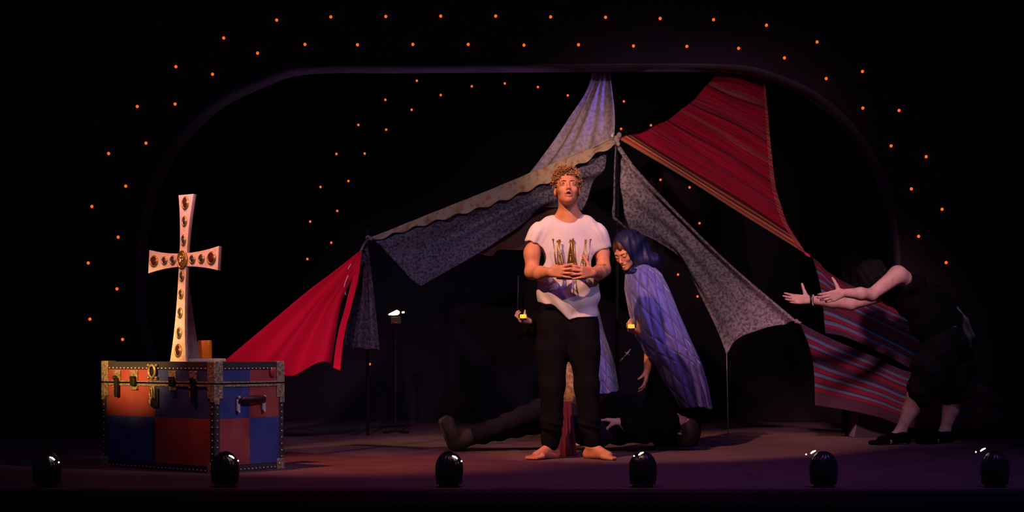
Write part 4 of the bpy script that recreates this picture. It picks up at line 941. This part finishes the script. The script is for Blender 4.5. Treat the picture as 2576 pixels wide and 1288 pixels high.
Hl = Solid(.006); Hl.ell(tuple(lO+lR @ Vector((0, .02, .035))), (.086, .100, .098), [list(r) for r in lR]); Hl.ell(tuple(lO+lR @ Vector((0, -.12, -.035))), (.074, .10, .095), [list(r) for r in lR], .008, True); solid('hair', Hl, mat('black_hair', (.008, .006, .006), .6), ly)
Tn = Solid(.009); Tn.cone(Lm(1692, 1086), Lm(1650, 1066), .075, .13, .05); Tn.cone(Lm(1660, 1062), Lm(1560, 1052), .13, .165, .05); Tn.cone(Lm(1560, 1052), Lm(1480, 1080), .165, .12, .05); Tn.chain([Lm(1640, 1060, -.14), Lm(1600, 1092, -.2), Lm(1572, 1066, -.17)], [.062, .056, .045], .03)
Tn.fx = lambda X, Y, Z: .008*np.sin(40*X+25*Z)
solid('tunic', Tn, BLACKCLOTH, ly)
Lg = Solid(.008); Lg.chain([Lm(1510, 1088, -.07), Lm(1380, 1022, -.09), Lm(1200, 1094, -.08)], [.10, .075, .055], .03); Lg.chain([Lm(1510, 1088, .08), Lm(1370, 1062, .1), Lm(1190, 1100, .1)], [.10, .07, .055], .03)
Lg.fx = lambda X, Y, Z: .006*np.sin(50*X+30*Z)
solid('trousers', Lg, mat('dark_navy_trousers', (.010, .008, .020), .9, spec=.1), ly)
BOOT = mat('worn_grey_boot', (.045, .036, .036), .8, noise=(14, (.022, .018, .018), .4, .6))
for dy, nm in ((-.08, 0), (.1, 1)):
    Bt = Solid(.006); a = Lm(1178-nm*8, 1100, dy); h_ = Vector((a.x-.07, a.y, .05)); Bt.cone(a, h_, .058, .052, .03); Bt.chain([h_, Vector((h_.x-.03, a.y-.02, .11)), Vector((h_.x-.055, a.y-.03, .20))], [.05, .045, .034], .02)
    Bt.cone(Vector((h_.x-.02, a.y, .028)), Vector((h_.x-.085, a.y-.03, .19)), .024, .026, .012)
    bt = solid('boot', Bt, BOOT, ly)
coons('red_drape', mat('dark_crimson_cloth', (.10, .004, .016), .9), [(1412, 1010, 10.36), (1436, 1010, 10.36)], [(1404, 1147, 10.08), (1428, 1149, 10.06), (1452, 1145, 10.1)],
      [(1412, 1010, 10.36), (1406, 1080, 10.2), (1404, 1146, 10.1)], [(1436, 1010, 10.36), (1444, 1080, 10.2), (1452, 1145, 10.1)],
      'dark crimson cloth spilling to the floor between the bare feet', 'cloth', lambda u, v: .02*S(u*16)*v, 40, 50)
# =================================================================== BENDING PERSON ON THE RIGHT
Yb = 11.4
Bm = lambda px, py, dy=0: P(px, py, Yb+dy)
bp_ = thing('person', (Bm(2350, 1100).x, Yb, 0), 'person in black clothes bending forward with both arms stretched out', 'person')
B = Solid(.0048)
s1 = Bm(2258, 692, -.20); e1 = Bm(2192, 742, -.30); w1 = Bm(2120, 737, -.42)
B.chain([Bm(2272, 700, -.16), s1, e1], [.062, .062, .043], .03); B.chain([e1, Bm(2165, 739, -.36), w1], [.044, .043, .027], .02)
hand_sdf(B, w1, (-.92, -.22, -.28), (-.15, .95, .1), (0, -.1, 1), [(.25, .55, .4), (.3, .6, .4), (.4, .7, .4), (.5, .8, .5)], 1.0, .04, (.12, 1.0, .10), .15)
s2 = Bm(2240, 735, .12); e2 = Bm(2140, 765, .0); w2 = Bm(2036, 754, -.1)
B.chain([s2, e2], [.055, .043], .02); B.chain([e2, Bm(2095, 760, -.05), w2], [.044, .042, .029], .02)
hand_sdf(B, w2, (-.98, -.15, .03), (.0, -.85, .5), (0, .1, 1), [(.05, .1, .1), (.05, .12, .1), (.08, .15, .1), (.12, .2, .1)], 1.0, .09, (.22, 1.0, .12), .1)
bO = Bm(2195, 698, -.02); bR = basis((-.62, -.2, -.75), (-.75, .1, .6)); head_sdf(B, bO, bR, 1.0, False)
B.cone(bO+bR @ Vector((0, .02, -.05)), Bm(2252, 722, 0), .055, .07, .02)
B.chain([Bm(2262, 722, 0), Bm(2330, 775, 0), Bm(2395, 835, 0)], [.09, .10, .10], .04)
kL = Bm(2306, 990, -.08); aL = Bm(2266, 1082, -.08); kR = Bm(2392, 985, .05); aR = Bm(2377, 1082, .05); kX = Bm(2424, 985, .12)
B.chain([Bm(2385, 840, -.08), kL, Bm(2292, 1030, -.06), aL], [.10, .062, .056, .036], .03); B.chain([Bm(2400, 840, .08), kR, Bm(2392, 1030, .08), aR], [.10, .060, .056, .036], .03)
foot_sdf(B, aL, (-1, -.35, 0), 1.0); foot_sdf(B, aR, (-.9, -.5, 0), 1.0)
solid('body', B, SKIN_DIM, bp_)
Hb = Solid(.006); bRn = [list(r) for r in bR]; Hb.ell(tuple(bO+bR @ Vector((0, .012, .045))), (.084, .100, .088), bRn); Hb.ell(tuple(bO+bR @ Vector((0, -.03, -.02))), (.086, .092, .10), bRn, .02)
Hb.ell(tuple(bO+bR @ Vector((0, .03, -.05))), (.092, .085, .11), bRn, .02)
Hb.ell(tuple(Bm(2205, 668, -.03)), (.06, .06, .045), None, .02); Hb.ell(tuple(bO+bR @ Vector((0, .005, -.01))), (.099, .10, .105), bRn, .02)
Hb.fx = lambda X, Y, Z: .004*np.sin(120*X+70*Z)
solid('hair', Hb, mat('black_hair_bowed', (.004, .003, .004), .8, spec=.15), bp_)
Tb = Solid(.008); Tb.chain([Bm(2254, 728, 0), Bm(2330, 768, 0), Bm(2400, 818, 0)], [.125, .155, .155], .05)
Tb.cone(Bm(2268, 712, -.12), Bm(2300, 720, -.08), .072, .09, .03)
Tb.ell(tuple(Bm(2345, 810, -.02)), (.16, .16, .16), None, .05)
Tb.ell(tuple(s1+Vector((-.03, -.04, 0))), (.075, .075, .09), None, .006, True)
Tb.fx = lambda X, Y, Z: .007*np.sin(30*X-38*Z)
solid('shirt', Tb, BLACKCLOTH, bp_)
Sb = Solid(.008); Sb.ell(tuple(Bm(2400, 850, .02)), (.165, .17, .17), None, .04); Sb.chain([Bm(2380, 860, -.07), Bm(2340, 930, -.08), Bm(2322, 985, -.08)], [.14, .135, .11], .04)
Sb.chain([Bm(2408, 860, .07), Bm(2400, 930, .06), Bm(2398, 985, .06)], [.14, .125, .105], .04)
Sb.fx = lambda X, Y, Z: .009*np.sin(32*X+22*Z)+.005*np.sin(60*Z-30*X)
solid('shorts', Sb, mat('black_baggy_shorts', (.006, .005, .007), .85, spec=.15), bp_)
for an_, td_ in ((aL, (-1, -.35, 0)), (aR, (-.9, -.5, 0))):
    So = Solid(.006); foot_sdf(So, (an_.x, an_.y, .075), td_, 1.22, .002); solid('shoe', So, BLACKCLOTH, bp_)
Pk = Solid(.006); Pk.chain([Bm(2404, 778, -.10), Bm(2424, 808, -.115), Bm(2436, 846, -.10), Bm(2432, 884, -.08)], [.020, .040, .040, .020], .02)  # lighter grey shape standing for the satin sheen on the shorts
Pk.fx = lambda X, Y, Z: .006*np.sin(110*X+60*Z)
solid('shorts_sheen', Pk, mat('grey_satin_sheen', (.10, .085, .105), .5), bp_)
wb = w2+Vector((.012, 0, 0))
wt = tag(single('wristband', DARKMETAL, lambda bm: lathe(bm, [(.030, -.013), (.036, -.011), (.036, .011), (.030, .013)], 20, Matrix.Translation(wb) @ Matrix.Rotation(math.radians(90), 4, 'Y')), 'dark wrist band on the farther outstretched wrist', 'wristband'), None)
single('bracelet', STEEL, lambda bm: [ball(bm, (w2.x+.028+.012*math.cos(t), w2.y+.036*math.cos(t), w2.z-.004+.038*math.sin(t)), .0042, None, 8, 6) for t in [i*2*math.pi/22 for i in range(22)]], 'thin silver bead bracelet beside the dark wrist band', 'bracelet')
# =================================================================== FOOTLIGHTS
SHELL = mat('black_enamel_shell', (.012, .010, .012), .28, spec=.6); HOOD_GLINT = mat('emissive_hood_glint', (1, .9, .8), .3, emit=((1.0, .74, .48), 6.0))  # second material: emission painting the reflected glints on the hoods
def shell_mesh(bm, M, s=1.0):
    nu, nv = 97, 22; G = []
    for j in range(nv):
        v = j/(nv-1); row = []
        if v < .6: el_ = v/.6*math.pi/2; r0, z = .064*math.sin(el_), .088+.080*math.cos(el_)
        else: t = (v-.6)/.4; r0, z = .064-.006*t*t, .088-.072*t
        for i in range(nu):
            u = i/(nu-1); a = math.radians(155+230*u); rib = 1-.07*(1-abs(math.sin(a*7)))**1.5*min(1, v*2.5)
            row.append(bm.verts.new(M @ Vector((r0*rib*math.cos(a)*s, r0*rib*math.sin(a)*s, z*s))))
        G.append(row)
    for j in range(nv-1):
        for i in range(nu-1):
            bm.faces.new((G[j][i], G[j][i+1], G[j+1][i+1], G[j+1][i]))
    bmesh.ops.remove_doubles(bm, verts=bm.verts[:], dist=1e-5)
LBL = ['black shell footlight at the far left stage edge', 'black shell footlight in front of the trunk', 'black shell footlight between the trunk and the bare feet', 'black shell footlight just right of the bare feet', 'black shell footlight left of the bending person', 'black shell footlight at the far right stage edge']
for i, (bx_, gx, gy, yy) in enumerate(((118, 132, 1153, 7.76), (566, 583, 1149, 7.76), (1130, 1145, 1150, 7.76), (1617, 1612, 1141, 7.76), (2072, 2045, 1137, 7.76), (2503, 2472, 1131, 7.76))):
    loc = P(bx_, 885, yy); loc.z = 0; tl = thing('footlight', loc, LBL[i], 'footlight'); sg = 1 if i < 3 else -1
    M = Matrix.Translation(loc)
    part('shell_hood', SHELL, lambda bm: shell_mesh(bm, M, 1.03), tl, True).modifiers.new('thickness', 'SOLIDIFY').thickness = .003
    part('base', DARKMETAL, lambda bm: (lathe(bm, [(.05, 0), (.052, .004), (.048, .012), (.02, .016)], 24, M), tube(bm, [(0, .03, .012), (0, .035, .07)], .008, 8, M)), tl)
    oy = -.05 if i < 4 else .035
    g = P(gx, gy, yy+oy); g2 = P(gx+sg*13, gy+9 if i != 3 else gy+2, yy+.035)
    if i >= 3: g2 = P(gx-15, gy+5, yy+.035)
    w_ = .016
    dv = (P(gx+sg*13, gy+8, yy+oy)-g).normalized()
    part('hood_glint_arc', HOOD_GLINT, lambda bm: tube(bm, [g-dv*w_+Vector((0, 0, -.002)), g+Vector((0, 0, .001)), g+dv*w_*.8+Vector((0, 0, -.001))], [.0025, .0042, .003], 8), tl, True)  # glowing arc modelled in place of light reflected along the hood lip
    part('hood_glint_dot', HOOD_GLINT, lambda bm: ball(bm, P(gx+sg*16, gy+10, yy+oy) if i < 3 else P(gx-17, gy+6, yy+oy), .0038), tl, True)  # glowing dot, the small end of the same modelled reflection
# =================================================================== LANTERN upstage
lp = P(995, 788, 12.9)
ln = thing('work_lamp', (lp.x, 12.9, 0), 'small bright lamp on a dark stand under the left tent cloth', 'lamp')
FL = mat('warm_lamp_glow', (1, .8, .5), .3, emit=((1.0, .66, .22), 7.0))
Lf = Solid(.003); Lf.cone(lp+Vector((.010, 0, .005)), lp+Vector((-.052, 0, -.010)), .021, .006, .006); Lf.cone(lp+Vector((.022, 0, .006)), lp+Vector((-.02, 0, -.004)), .012, .012, .006); solid('lamp_glass', Lf, FL, ln)
part('lamp_end', FL, lambda bm: tube(bm, [lp+Vector((.052, 0, .006)), lp+Vector((.072, 0, .009))], .007, 8), ln, True)
part('stand', DARKMETAL, lambda bm: (tube(bm, [(lp.x, 12.92, 0), (lp.x, 12.92, lp.z-.03)], .010, 8), bx(bm, Matrix.Translation(lp), (-.04, -.02, -.09), (.05, .06, -.03), .006), lathe(bm, [(.11, 0), (.11, .012), (.03, .02)], 24, Matrix.Translation((lp.x, 12.92, 0)))), ln)
part('chrome_bar', BRASS, lambda bm: tube(bm, [lp+Vector((-.026, -.024, -.076)), lp+Vector((.024, -.024, -.076))], .005, 8), ln, True)
